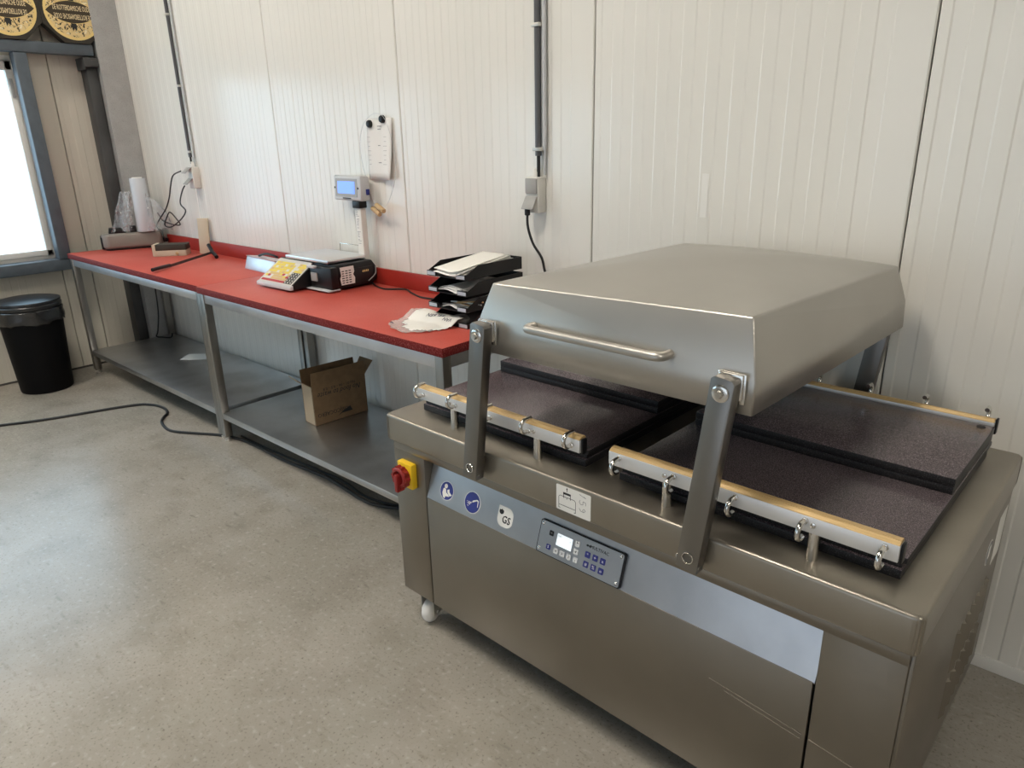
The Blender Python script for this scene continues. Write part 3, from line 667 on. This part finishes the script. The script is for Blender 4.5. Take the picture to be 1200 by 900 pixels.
# ------------------------------------------------------------------ price scale
t = thing('price_scale', 'black shop price scale with yellow keypad, steel platter and customer display', 'scale', (-3.325, -.24, .914), R(1.5))
X0, X1, Y0, Y1 = -.255, .225, -.06, .205
b = bm(); prism(b, [(Y0, .012), (Y1-.03, .012), (Y1, .035), (Y1, .095), (Y1-.03, .135), (Y0, .135)], 'x', X0, X1, .006); obj('body', b, BLACKPL, t)
b = bm(); box(b, X1-.001, X1+.004, Y0+.11, Y1-.03, .030, .105, .004); obj('side_recess', b, BLACKMAT, t)
# keypad wedge
kx0, kx1 = -.276, .040
b = bm(); prism(b, [(-.215, .010), (-.215, .026), (-.050, .138), (-.050, .010)], 'x', kx0, kx1, .003); obj('console', b, BLACKPL, t)
b = bm(); prism(b, [(-.222, .010), (-.222, .028), (-.212, .034), (-.200, .034), (-.200, .010)], 'x', kx0-.002, kx1+.002, .004); obj('front_trim', b, LIGHTGREY, t)
ku = Vector((0, .165, .112)).normalized()
def km(x, s, off=.0008):
    m = frame((0, 0, 0), (1, 0, 0), ku); m.translation = Vector((x, -.215, .026))+ku*s+m.col[2].to_3d()*off; return m
b = bm(); poly(b, rrect(kx0+.006, kx1-.006, .010, .186, .006), km(0, 0, .002), .002); kp = obj('keypad', b, mat('keypad_silver', (.62, .61, .58), .4), t, smooth=False)
nx, ny = 10, 9; gx, gy = .0235, .0165
for j in range(ny):
    for i in range(nx+3):
        x = kx0+.030+i*gx; s = .024+j*gy
        if x > kx1-.02: continue
        if i >= 9 and j < 5: m = BLACKPL
        elif j == 0: m = KEYMATS[2]
        elif j == 1: m = KEYMATS[3] if i < 3 else KEYMATS[1]
        elif j < 4: m = KEYMATS[(1, 1, 3, 1, 2, 1, 0)[(i*5+j*3) % 7]]
        else: m = KEYMATS[(0, 0, 0, 1, 0, 3, 0, 0)[(i*3+j*7) % 8]]
        if (i == 8) and j > 3: m = KEYMATS[3]
        b = bm(); poly(b, [(-.0105, -.0071), (.0105, -.0071), (.0105, .0071), (-.0105, .0071)], km(x, s, .004), .0012); obj('key', b, m, kp, smooth=False)
        if i >= 9 and j < 5:
            b = bm(); poly(b, [(-.006, -.002), (.005, -.003), (.006, .002), (-.005, .003)], km(x, s, .0054), .0003); obj('key_legend', b, WHITEST, kp, smooth=False)
# printer on the right front
b = bm(); box(b, .052, X1+.012, -.10, -.055, .012, .128, .008); obj('printer_housing', b, BLACKPL, t)
b = bm(); box(b, .062, .122, -.125, -.098, .120, .132, .004); obj('printer_button', b, LIGHTGREY, t)
b = bm(); box(b, .068, .118, -.107, -.099, .050, .095, .002); obj('label_slot', b, GREYPL, t)
b = bm(); box(b, .045, X1+.014, -.125, -.05, .008, .016, .003); obj('base_trim', b, LIGHTGREY, t)
b = bm(); tube(b, [(X1+.004, Y0+.20, .028), (X1+.004, Y1-.055, .033), (X1+.004, Y1-.015, .060), (X1+.004, Y1-.010, .10)], .003, 6); obj('side_trim', b, GREYPL, t)
# sticker, mark
b = bm(); stp = [(0, 0), (.085, 0), (.088, .03), (.078, .048), (.086, .062), (.083, .092), (-.004, .092), (.002, .05), (-.006, .035)]
m_ = frame((X1+.004, -.035, .030), (0, 1, 0), (0, 0, 1)); poly(b, stp, m_, .0012); st = obj('text_sticker', b, WHITEST, t, smooth=False)
b = bm()
for i in range(6):
    for j in range(3): poly(b, [(.006+j*.022, .008+i*.012), (.020+j*.022+random.random()*.004, .008+i*.012), (.020+j*.022, .013+i*.012), (.006+j*.022, .013+i*.012)], m_ @ Matrix.Translation((0, 0, .0012)), .0003)
obj('lettering', b, INK, st, smooth=False)
b = bm(); m_b = frame((X1+.0052, .125, .085), (0, 1, 0), (0, 0, 1))
for q in range(4): poly(b, [(-.022+q*.011, -.006), (-.014+q*.011, -.005), (-.013+q*.011, .006), (-.020+q*.011, .003)], m_b, .0004)
b.normal_update(); obj('badge', b, GOLDP, t, smooth=False)
# platter and rail
b = bm(); box(b, X0+.050, X1-.045, Y0-.012, Y1-.012, .140, .158, .004); obj('platter', b, ALU, t)
b = bm(); tube(b, [(X0+.20, Y1-.02, .158), (X0+.20, Y1-.02, .195), (X0+.205, Y1-.02, .200), (X1-.068, Y1-.02, .200), (X1-.06, Y1-.02, .195), (X1-.06, Y1-.02, .158)], .0025, 8, smooth=False); obj('platter_rail', b, CHROME, t)
# pole and display
b = bm(); box(b, .133, .181, Y1-.04, Y1-.005, .06, .400, .003); po = obj('pole', b, WHITEPL, t)
b = bm()
for i in range(26): 
    z = .215+i*.0068; wd = .006+random.random()*.016
    if random.random() < .8: box(b, .138+random.random()*.006, .138+wd+.008, Y1-.0408, Y1-.0398, z, z+.0026)
obj('label_print', b, INKGREY, po, smooth=False)
b = bm(); box(b, .127, .187, Y1-.05, Y1-.0, .400, .437, .003); obj('pole_clamp', b, BLACKPL, t)
dm = Matrix.Translation((.130, Y1+.008, .437)) @ Matrix.Rotation(R(-4), 4, 'Z')
def dobj(name, fn, m, par, **kw):
    b = bm(); q = bmesh.new(); fn(q); merge(b, q, dm); return obj(name, b, m, par, **kw)
dh = dobj('display_head', lambda q: prism(q, [(-.055, .0), (-.060, .006), (-.054, .122), (-.046, .128), (-.005, .122), (0, .114), (0, .006), (-.005, 0)], 'x', -.158, .088, .004), LIGHTGREY, t)
dobj('display_bezel', lambda q: prism(q, [(-.0613, .020), (-.0556, .112), (-.0536, .112), (-.0593, .020)], 'x', -.142, .060), GREYPL, dh, smooth=False)
dobj('screen', lambda q: prism(q, [(-.0616, .036), (-.0575, .098), (-.0555, .098), (-.0596, .036)], 'x', -.120, .038), SCREENB, dh, smooth=False)
dobj('badge', lambda q: prism(q, [(-.0622, .010), (-.0620, .015), (-.060, .015), (-.060, .010)], 'x', -.075, .0), INK, dh, smooth=False)
for x in (-.151, .064): dobj('screw', lambda q: prism(q, [(-.0606, .060), (-.0600, .070), (-.058, .070), (-.058, .060)], 'x', x, x+.008), INK, dh, smooth=False)
dobj('seal_tag', lambda q: box(q, .087, .094, -.025, -.005, .03, .06, .003), BLUE, dh)
# its cable along the table
t = thing('scale_cable', 'black cable running from the scale to behind the letter trays', 'cable', (-3.10, -.06, .9185))
b = bm(); tube(b, [(-.04, .01, .006), (.06, -.03, 0), (.16, -.05, 0), (.25, .005, 0), (.36, -.04, 0), (.48, -.075, 0), (.62, -.05, 0), (.74, -.02, 0)], .0045, 8); obj('lead', b, RUBBER, t)

# steel scoop box behind the scale
t = thing('steel_container', 'open bright steel box lying behind the left end of the scale', 'box', (-3.99, -.14, .914), R(-3))
b = bm(); prism(b, [(-.085, 0), (.02, 0), (.03, .062), (-.060, .075)], 'x', -.20, .16, .003); obj('tub', b, TABSTEEL, t)
b = bm(); prism(b, [(-.062, .075), (.032, .062), (.034, .066), (-.064, .080)], 'x', -.205, .165, .001); obj('rim', b, ALU, t)
b = bm(); tube(b, [(-.12, -.02, .078), (-.05, -.01, .095), (.03, 0, .092), (.06, .01, .08)], .007, 8); obj('handle', b, BLACKPL, t)

# ------------------------------------------------------------------ letter trays and their contents
TX0, TX1, TY0, TY1 = -2.245, -2.018, -.42, -.08
def tray_parts(t):
    w2, d2 = (TX1-TX0)/2, (TY1-TY0)/2
    b = bm(); box(b, -w2, w2, -d2, d2, 0, .003)
    for s in (-1, 1):
        x0, x1 = (-w2, -w2+.003) if s < 0 else (w2-.003, w2)
        prism(b, [(-d2, 0), (-d2, .018), (-d2+.075, .052), (d2, .052), (d2, 0)], 'x', x0, x1)
    box(b, -w2, w2, d2-.003, d2, 0, .052)
    obj('tray_shell', b, BLACKPL, t, smooth=False)
    for s in (-1, 1):
        b = bm(); xa = -w2 if s < 0 else w2-.055
        box(b, xa, xa+.055, -d2-.003, -d2+.002, .0, .022, .001); lp = obj('front_lip', b, BLACKPL, t)
        b = bm(); box(b, xa+.004, xa+.051, -d2-.0045, -d2-.003, .004, .018); obj('label_card', b, mat('label_card', (.46, .50, .55), .5) if 'label_card' not in bpy.data.materials else bpy.data.materials['label_card'], lp, smooth=False)
tl = ('bottom black letter tray standing on the red worktop', 'second black letter tray up, holding odds and ends', 'third black letter tray up, holding loose sheets', 'top black letter tray full of white bags')
tz = (.914, .980, 1.047, 1.113)
t0 = thing('letter_tray', tl[0], 'tray', ((TX0+TX1)/2, (TY0+TY1)/2, tz[0]), 0, 'stack of black letter trays'); tray_parts(t0)
for i in (1, 2, 3):
    c = copy_tree(t0); c.location = ((TX0+TX1)/2-.004*(i % 2), (TY0+TY1)/2, tz[i]); c['label'] = tl[i]
for i in range(3):    # spacers of the stack belong to the tray below
    pass
def wavy_sheet(name, x0, x1, y0, y1, zf, m, label, cat, group, th=.0008, n=12):
    tt = bmesh.new(); vv = [[tt.verts.new((x0+(x1-x0)*i/n, y0+(y1-y0)*j/n, zf(i/n, j/n))) for i in range(n+1)] for j in range(n+1)]
    for j in range(n):
        for i in range(n): tt.faces.new((vv[j][i], vv[j][i+1], vv[j+1][i+1], vv[j+1][i]))
    o = obj(name, tt, m, ang=180); s = o.modifiers.new('th', 'SOLIDIFY'); s.thickness = th
    tag(o, label, cat, group); return o
zt3 = tz[3]+.004
for q in range(6):
    dx = .006*math.sin(q*2.1); h = .010+.0045*q
    wavy_sheet('plastic_bag', TX0+.050+dx, TX1-.030+dx, TY0+.002+.012*math.cos(q*1.7), TY1-.025-.006*q, lambda i, j, h=h, q=q: zt3+h+.030*j+.002*math.sin(7*i)*(1-j)-.008*max(0, .22-j)*4*math.sin(3.1*i), BAGWHITE, '%s folded white bag of the sheaf in the top letter tray' % ('lowest', 'second lowest', 'third lowest', 'third highest', 'second highest', 'topmost')[q], 'bag', 'white bags in the top letter tray', .0030)
for q in range(3):
    wavy_sheet('paper_sheet', TX0+.03+.008*q, TX1-.02, TY0-.001+.01*q, TY1-.03, lambda i, j, q=q: tz[2]+.006+.006*q+.012*abs(math.sin(4.2*i))*(1-j), PAPER, '%s white sheet curling in the third letter tray' % ('lowest', 'middle', 'uppermost')[q], 'paper', 'sheets in the third letter tray')
for q in range(4):
    b = bm(); a = (.5, -.5, .15, .9)[q]; L = .085
    cx, cy = TX0+.115+.02*q, TY0+.05+.006*q
    tube(b, [(cx-L*math.cos(a), cy-.03*math.sin(a), tz[1]+.010+.005*q), (cx, cy, tz[1]+.014+.005*q), (cx+L*math.cos(a), cy+.03*math.sin(a), tz[1]+.012+.006*q)], .0035, 8)
    tag(obj('skewer', b, WOOD if q % 2 else ALU), ('lower bright metal rod lying crosswise in the second letter tray', 'lower pale wooden stick lying crosswise in the second letter tray', 'upper bright metal rod lying crosswise in the second letter tray', 'upper pale wooden stick lying crosswise in the second letter tray')[q], 'stick', 'sticks in the second letter tray')
wavy_sheet('paper_sheet', TX0+.06, TX1-.012, TY0+.01, TY1-.05, lambda i, j: tz[1]+.007+.010*math.sin(5*i)**2*(1-j), PAPER2, 'crumpled greyish sheet under the sticks in the second letter tray', 'paper', None)
b = bm(); lathe(b, [(.001, 0), (.035, 0), (.040, .012), (.030, .026), (.002, .03)], 18, Matrix.Translation((TX0+.12, TY0+.06, tz[0]+.004))); tag(obj('tape_roll', b, GREYPL), 'dark grey roll lying in the bottom letter tray', 'roll')
# printed bag lying out of the bottom tray
t = thing('printed_bag', 'white printed plastic bag hanging out of the bottom letter tray onto the worktop', 'bag', (-2.27, -.45, .914))
outline = [(-2.470, -.262), (-2.325, -.255), (-2.068, -.255), (-2.060, -.40), (-2.085, -.485), (-2.13, -.560), (-2.16, -.61), (-2.20, -.620), (-2.245, -.610), (-2.300, -.590), (-2.365, -.565), (-2.385, -.53), (-2.400, -.47), (-2.41, -.38)]
def bag_h(x, y):
    h = .004+.007*abs(math.sin(9*x+14*y))*abs(math.cos(17*x-5*y))+.004*abs(math.sin(31*x+8*y))
    h += .026*max(0, min(1, (y+.475)/.05))
    return h
def bag_patch(name, x0, x1, y0, y1, m, par, inside, n=34, dz=0):
    tt = bmesh.new(); g = {}
    for j in range(n+1):
        for i in range(n+1):
            x = x0+(x1-x0)*i/n; y = y0+(y1-y0)*j/n
            g[i, j] = (x, y)
    vs = {}
    def V_(i, j):
        if (i, j) not in vs: x, y = g[i, j]; vs[i, j] = tt.verts.new((x+2.27, y+.45, bag_h(x, y)+dz))
        return vs[i, j]
    for j in range(n):
        for i in range(n):
            cx = (g[i, j][0]+g[i+1, j][0])/2; cy = (g[i, j][1]+g[i, j+1][1])/2
            if inside(cx, cy): tt.faces.new((V_(i, j), V_(i+1, j), V_(i+1, j+1), V_(i, j+1)))
    o = obj(name, tt, m, par, ang=180); s = o.modifiers.new('th', 'SOLIDIFY'); s.thickness = .0008; return o
def pip(x, y, P):
    c = False; j = len(P)-1
    for i in range(len(P)):
        if (P[i][1] > y) != (P[j][1] > y) and x < (P[j][0]-P[i][0])*(y-P[i][1])/(P[j][1]-P[i][1])+P[i][0]: c = not c
        j = i
    return c
BW0, BW1, BW2 = (-2.205, -.425), (-2.125, -.435), (-2.33, -.565)
OUT = [(-2.335, -.375), (-2.075, -.39), (-2.070, -.45), (-2.10, -.515), (-2.115, -.585), (-2.19, -.632), (-2.27, -.615), (-2.33, -.580), (-2.352, -.545), (-2.372, -.44)]
WH = [(-2.335, -.375), (-2.075, -.39), (-2.070, -.45), (-2.10, -.515), (-2.125, -.565), (-2.18, -.590), (-2.26, -.570), (-2.26, -.535), (-2.31, -.525), (-2.33, -.47)]
bag_patch('bag_white_body', -2.42, -2.05, -.64, -.36, BAGWHITE, t, lambda x, y: pip(x, y, WH))
bag_patch('bag_clear_end', -2.42, -2.05, -.64, -.36, BAGCLEAR, t, lambda x, y: pip(x, y, OUT) and not pip(x, y, WH))
b = bm()
for wd, x, y, sz in (('KEUKEN', BW0[0], BW0[1], .032), ('VAN', BW1[0], BW1[1], .028)):
    text_bm(b, wd, sz, Matrix.Translation((x+2.27, y+.45, .0165)) @ Matrix.Rotation(R(188), 4, 'Z'), .8)
poly(b, [(-.012, -.004), (.010, -.006), (.014, .004), (-.008, .006)], Matrix.Translation((BW2[0]+2.27, BW2[1]+.45, .0155)), .0004)
for v_ in b.verts: v_.co.z = bag_h(v_.co.x-2.27, v_.co.y-.45)+.0016+(v_.co.z-.016)*.3
obj('lettering', b, mat('blue_black_ink', (.02, .03, .07), .6), t, smooth=False)

# ------------------------------------------------------------------ things at the left end of the tables
t = thing('film_dispenser', 'grey air cushion film machine standing at the left end of the tables', 'appliance', (-5.765, -.255, .914), R(72))
b = bm(); prism(b, rrect(-.205, .205, -.05, .13, .05, 6), 'z', .012, .122, .020, 3); obj('base', b, GREYBASE, t)
b = bm(); prism(b, rrect(-.19, .19, -.035, .115, .04, 4), 'z', 0, .014); obj('foot', b, BLACKPL, t)
b = bm(); box(b, -.214, -.19, -.02, .10, .01, .10, .006); obj('side_cap', b, BLACKPL, t)
b = bm(); prism(b, [(-.155, .121), (-.035, .121), (-.065, .161), (-.145, .161)], 'y', -.03, .05, .006); obj('control_head', b, BLACKPL, t)
b = bm(); box(b, -.01, .035, -.02, .03, .121, .168, .006); obj('film_guide', b, BLACKPL, t)
b = bm(); lathe(b, [(.022, 0), (.022, .02), (.014, .03), (.014, .06)], 14, Matrix.Translation((.205, .02, .05)) @ AX['x'] @ Matrix.Rotation(R(70), 4, 'X')); obj('hose', b, BLACKPL, t)
t = thing('film_roll', 'upright roll of clear plastic film standing on the film machine', 'roll', (-5.715, -.165, 1.038))
b = bm(); lathe(b, [(.060, 0), (.062, .004), (.054, .38), (.052, .384)], 28); obj('roll', b, FILMROLL, t)
b = bm(); lathe(b, [(.035, .375), (.035, .390), (.028, .390), (.028, .375)], 20, caps=False); obj('core', b, PAPER, t)
def crumple(name, n, fn, label):
    tt = bmesh.new(); vv = [[tt.verts.new(fn(i/n, j/n)) for i in range(n+1)] for j in range(n+1)]
    for j in range(n):
        for i in range(n): tt.faces.new((vv[j][i], vv[j][i+1], vv[j+1][i+1], vv[j+1][i]))
    o = obj(name, tt, FILM, ang=25); s = o.modifiers.new('th', 'SOLIDIFY'); s.thickness = .0008; tag(o, label, 'film'); return o
rnd = random.Random(3)
def cr1(i, j):
    wd = .165*(1-.60*j); y = -.40+.115*j+wd*i+.004*rnd.uniform(-1, 1); x = -5.775+.045*i+.022*math.sin(9*i+2)*(1-j*.5)+.014*rnd.uniform(-1, 1); z = 1.046+.285*j+.006*rnd.uniform(-1, 1)
    return (x, y, z)
crumple('bubble_film', 18, cr1, 'clear bubble film bulging left of the upright film roll')
def cr2(i, j):
    y = -.185+.235*i*(1-.55*j)+.03*j; x = -5.628+.035*i+.020*math.sin(8*i+4*j)+.012*rnd.uniform(-1, 1); z = 1.044+.27*j*(1-.45*i)+.006*rnd.uniform(-1, 1)
    return (x, min(y, -.03), z)
crumple('loose_film', 16, cr2, 'crumpled clear film in front and right of the upright film roll')
# small box
t = thing('block_box', 'small dark topped wooden box on the red worktop before the film machine', 'box', (-5.16, -.235, .914), R(50))
b = bm(); box(b, -.110, .110, -.055, .055, 0, .040, .002); obj('box_bottom', b, PLANK, t)
b = bm(); box(b, -.111, .111, -.056, .056, .040, .080, .002); obj('box_lid', b, mat('dark_lid', (.035, .030, .020), .55), t)
b = bm(); box(b, -.1125, -.090, -.0575, .0575, .004, .081, .001); obj('end_band', b, PLANK, t)
b = bm(); lathe(b, [(.010, 0), (.011, .006), (.007, .010)], 14, Matrix.Translation((.05, -.055, .018)) @ Matrix.Rotation(R(90), 4, 'X')); obj('knob', b, WOOD, t)
# double handled cheese knife
t = thing('cheese_knife', 'double handled cheese knife lying on the left red worktop', 'knife', (-4.62, -.36, .914), 0)
b = bm(); tube(b, [(.09, -.275, .017), (.05, -.205, .018), (.0, -.13, .016)], .0115, 10); obj('handle', b, BLACKPL, t)
b = bm(); t0_ = Vector((.005, -.135, .004)); t1_ = Vector((-.185, .245, .030)); d = (t1_-t0_).normalized()
m_ = frame(t0_, d, (0, 0, 1)); poly(b, [(0, 0), (.41, -.003), (.425, .002), (.425, .012), (0, .018)], m_, .0016); obj('blade', b, DARKSTEEL, t, smooth=False)
b = bm(); tube(b, [(-.085, .222, .014), (-.13, .236, .024), (-.185, .247, .036), (-.225, .255, .058), (-.262, .262, .076)], .0125, 10); obj('handle', b, BLACKPL, t)

# bare wood strip
b = bm(); box(b, -.038, .038, -.008, .008, 0, .245, .001); o = obj('wood_strip', b, PLANK); o.location = (-5.02, -.062, .9145); o.rotation_euler = (R(-8), 0, R(38)); tag(o, 'bare wooden strip leaning against the red backsplash', 'wood strip')

# ------------------------------------------------------------------ under the tables
t = thing('cardboard_box', 'open brown cardboard box with printed side standing on the lower shelf', 'box', (-3.262, -.270, .180), R(-4.5))
bw, bd, bh, th = .055, .167, .222, .004
b = bm(); box(b, bw-th, bw, -bd, bd, 0, bh); box(b, -bw, -bw+th, -bd, bd, 0, bh); box(b, -bw, bw, bd-th, bd, 0, bh); box(b, -bw, bw, -bd, bd, 0, th)
obj('carton', b, CARD, t, smooth=False)
b = bm(); box(b, -bw, bw, -bd, -bd+th, 0, bh); obj('end_side', b, CARDLIT, t, smooth=False, label='end of the carton, lit tone put into its colour')
def flap(pts, label=None, m=CARD):
    tt = bmesh.new(); tt.faces.new([tt.verts.new(p) for p in pts]); o = obj('flap', tt, m, t, smooth=False); s = o.modifiers.new('th', 'SOLIDIFY'); s.thickness = th; s.offset = 0
flap([(bw-.002, -bd, bh), (bw-.002, bd, bh), (bw+.004, bd-.004, bh+.080), (bw+.004, -bd+.002, bh+.080)])
flap([(-bw+.002, -bd, bh), (-bw+.002, bd, bh), (-bw-.006, bd, bh+.076), (-bw-.006, -bd, bh+.076)], m=CARD)
flap([(-bw, -bd+.002, bh), (bw, -bd+.002, bh), (bw-.006, -bd-.075, bh+.055), (-bw-.002, -bd-.068, bh+.060)], m=CARDLIT)
flap([(-bw, bd-.002, bh), (bw, bd-.002, bh), (bw+.012, bd+.050, bh+.072), (-bw, bd+.045, bh+.072)])
b = bm(); m_ = frame((bw+.0004, 0, 0), (0, 1, 0), (0, 0, 1)) @ Matrix.Rotation(R(180), 4, 'Z')
text_bm(b, 'No food to waste', .043, m_ @ Matrix.Translation((.000, -.168, 0)), .86, .0003, True, .35)
text_bm(b, 'No 01 - 06 - 0.5 - 0.8', .022, m_ @ Matrix.Translation((.000, -.196, 0)), 1.05)
text_bm(b, 'OSI|COCAERO', .032, m_ @ Matrix.Translation((.052, -.055, 0)), .9)
poly(b, [(-.068, .012-.045), (.0, -.075+.045-.003), (.028, -.022), (-.01, -.045), (-.055, -.062)], m_, .0006)
obj('lettering', b, INK, t, smooth=False)
b = bm(); tt = bmesh.new(); box(tt, -.10, .10, -.07, .07, 0, .001); merge(b, tt); o = obj('paper_sheet', b, PAPER, smooth=False); o.location = (-5.06, -.225, .1805); o.rotation_euler = (0, 0, R(40)); tag(o, 'white paper sheet lying on the lower shelf of the left table', 'paper')
t = thing('hanging_cable', 'black cable hanging down under the left table beside the corner', 'cable', (-5.80, -.13, .185))
b = bm(); tube(b, [(.03, -.03, .62), (.035, -.03, .45), (.02, -.035, .22), (-.02, -.05, .06), (-.04, -.06, .012), (.0, -.03, .006), (.06, 0.01, .006), (.075, .02, .04)], .0055, 8); obj('lead', b, RUBBER, t)
t = thing('floor_cable', 'thick black cable snaking over the concrete floor under the tables', 'cable', (-4.0, -.8, .008))
fp = [(-5.30, -1.70), (-5.179, -1.472), (-5.051, -1.223), (-4.901, -.81), (-4.80, -.70), (-4.66, -.672), (-4.55, -.70), (-4.50, -.745), (-4.408, -.795), (-4.239, -.816), (-4.08, -.74), (-3.95, -.664), (-3.80, -.615), (-3.60, -.600), (-3.334, -.603), (-2.973, -.577), (-2.80, -.585), (-2.62, -.602), (-2.5, -.585), (-2.25, -.46), (-1.95, -.30)]
b = bm(); tube(b, [(x+4, y+.8, 0) for x, y in fp], .0085, 8); obj('lead', b, RUBBER, t)
fp2 = [(-3.82, -.58), (-3.5, -.575), (-3.1, -.552), (-2.85, -.545), (-2.62, -.57), (-2.4, -.52), (-2.1, -.38)]
b = bm(); tube(b, [(x+3.2, y+.56, 0) for x, y in fp2], .006, 8); o = obj('floor_cable', b, RUBBER); o.location = (-3.2, -.56, .0065); tag(o, 'thinner black cable lying beside the thick one under the right table', 'cable')

# ------------------------------------------------------------------ bin
t = thing('waste_bin', 'black round waste bin with a bag under its lid by the left wall', 'bin', (-5.80, -1.02, 0))
b = bm(); lathe(b, [(.150, 0), (.163, .004), (.166, .02), (.196, .56), (.198, .60)], 40); obj('bin_body', b, BINBLACK, t)
rb = random.Random(5)
tt = bmesh.new(); n = 48; rings = []
for q, (r, z) in enumerate(((.200, .600), (.207, .59), (.206, .565), (.209, .54), (.207, .515), (.202, .500))):
    rings.append([tt.verts.new(((r+rb.uniform(-.003, .004))*math.cos(2*math.pi*i/n), (r+rb.uniform(-.003, .004))*math.sin(2*math.pi*i/n), z+(rb.uniform(-.008, .008) if q == 5 else 0))) for i in range(n)])
for a, c in zip(rings, rings[1:]):
    for i in range(n): tt.faces.new((a[i], c[i], c[(i+1) % n], a[(i+1) % n]))
o = obj('bin_bag', tt, BINBAG, t, ang=30); s = o.modifiers.new('th', 'SOLIDIFY'); s.thickness = .001
b = bm(); lathe(b, [(.203, .600), (.206, .604), (.206, .622), (.200, .628), (.200, .634), (.205, .638), (.203, .650), (.150, .662), (.02, .668)], 40); obj('bin_lid', b, mat('bin_lid_black', (.016, .016, .018), .30, bump=((20, 20, 20), .6), spec=.7), t)

# ------------------------------------------------------------------ octagonal cheese signs on the beam
def sign(y, label):
    t = thing('octagonal_sign', label, 'sign', (-5.985, y, 2.336), 0, 'octagonal cheese signs on the beam')
    s = .178; ap = s*1.2071/ (1.0)   # apothem
    ap = .198; Rr = ap/math.cos(R(22.5)); zc = ap
    pts = [(Rr*math.cos(R(22.5+45*i)), zc+Rr*math.sin(R(22.5+45*i))) for i in range(8)]
    b = bm(); prism(b, pts, 'x', -.04, .035, .003); obj('box', b, DKBROWN, t, smooth=False)
    fr = frame((.0352, 0, zc), (0, 1, 0), (0, 0, 1))
    b = bm(); poly(b, ell(0, 0, .178, .178, 48), fr, .0012); d = obj('gold_ring', b, GOLDP, t, smooth=False)
    b = bm(); poly(b, ell(0, 0, .160, .160, 48), fr @ Matrix.Translation((0, 0, .0012)), .0004); obj('engraved_print', b, ENGR, d, smooth=False)
    L = []; hw, hh = .166, .070; rad = (hw*hw+hh*hh)/(2*hh)
    a = math.asin(hw/rad)
    for i in range(17): q = -a+2*a*i/16; L.append((rad*math.sin(q), rad*math.cos(q)-(rad-hh)))
    for i in range(1, 16): q = a-2*a*i/16; L.append((rad*math.sin(q), -(rad*math.cos(q)-(rad-hh))))
    b = bm(); poly(b, [(x*1.02, y_*1.06) for x, y_ in L], fr @ Matrix.Translation((0, 0, .0017)), .0003); obj('pale_edge', b, GOLDP, d, smooth=False)
    b = bm(); poly(b, L, fr @ Matrix.Translation((0, 0, .0021)), .0003); obj('dark_band', b, DKGOLD, d, smooth=False)
    b = bm(); m0 = fr @ Matrix.Translation((0, 0, .0027))
    for dx in (0,):
        text_bm(b, 'DE ROTTERDAMSCHE OUDE', .046, m0 @ Matrix.Translation((dx, .023, 0)), .40)
        text_bm(b, 'DE ROTTERDAMSCHE OUDE', .046, m0 @ Matrix.Translation((dx, -.027, 0)) @ Matrix.Rotation(R(180), 4, 'Z'), .40)
    obj('lettering', b, mat('pale_gold_lettering', (.90, .74, .45), .5) if 'pale_gold_lettering' not in bpy.data.materials else bpy.data.materials['pale_gold_lettering'], d, smooth=False)
    m1 = fr @ Matrix.Translation((0, 0, .0021))
    for sgn in (1, -1):
        b = bm()
        poly(b, [(-.022*sgn, -.070*sgn), (.012*sgn, -.072*sgn), (.014*sgn, -.10*sgn), (.006*sgn, -.118*sgn), (-.004*sgn, -.102*sgn), (-.016*sgn, -.124*sgn)], m1, .0003)
        obj('cow_print', b, INK, d, smooth=False)
        b = bm(); poly(b, [(.026*sgn, -.082*sgn), (.031*sgn, -.080*sgn), (.046*sgn, -.115*sgn), (.040*sgn, -.118*sgn)], m1, .0003); obj('line_print', b, INK, d, smooth=False)
sign(-.300, 'octagonal gold and black cheese sign standing on the beam next to the column')
sign(-.698, 'octagonal gold and black cheese sign cut by the left edge of the photo')
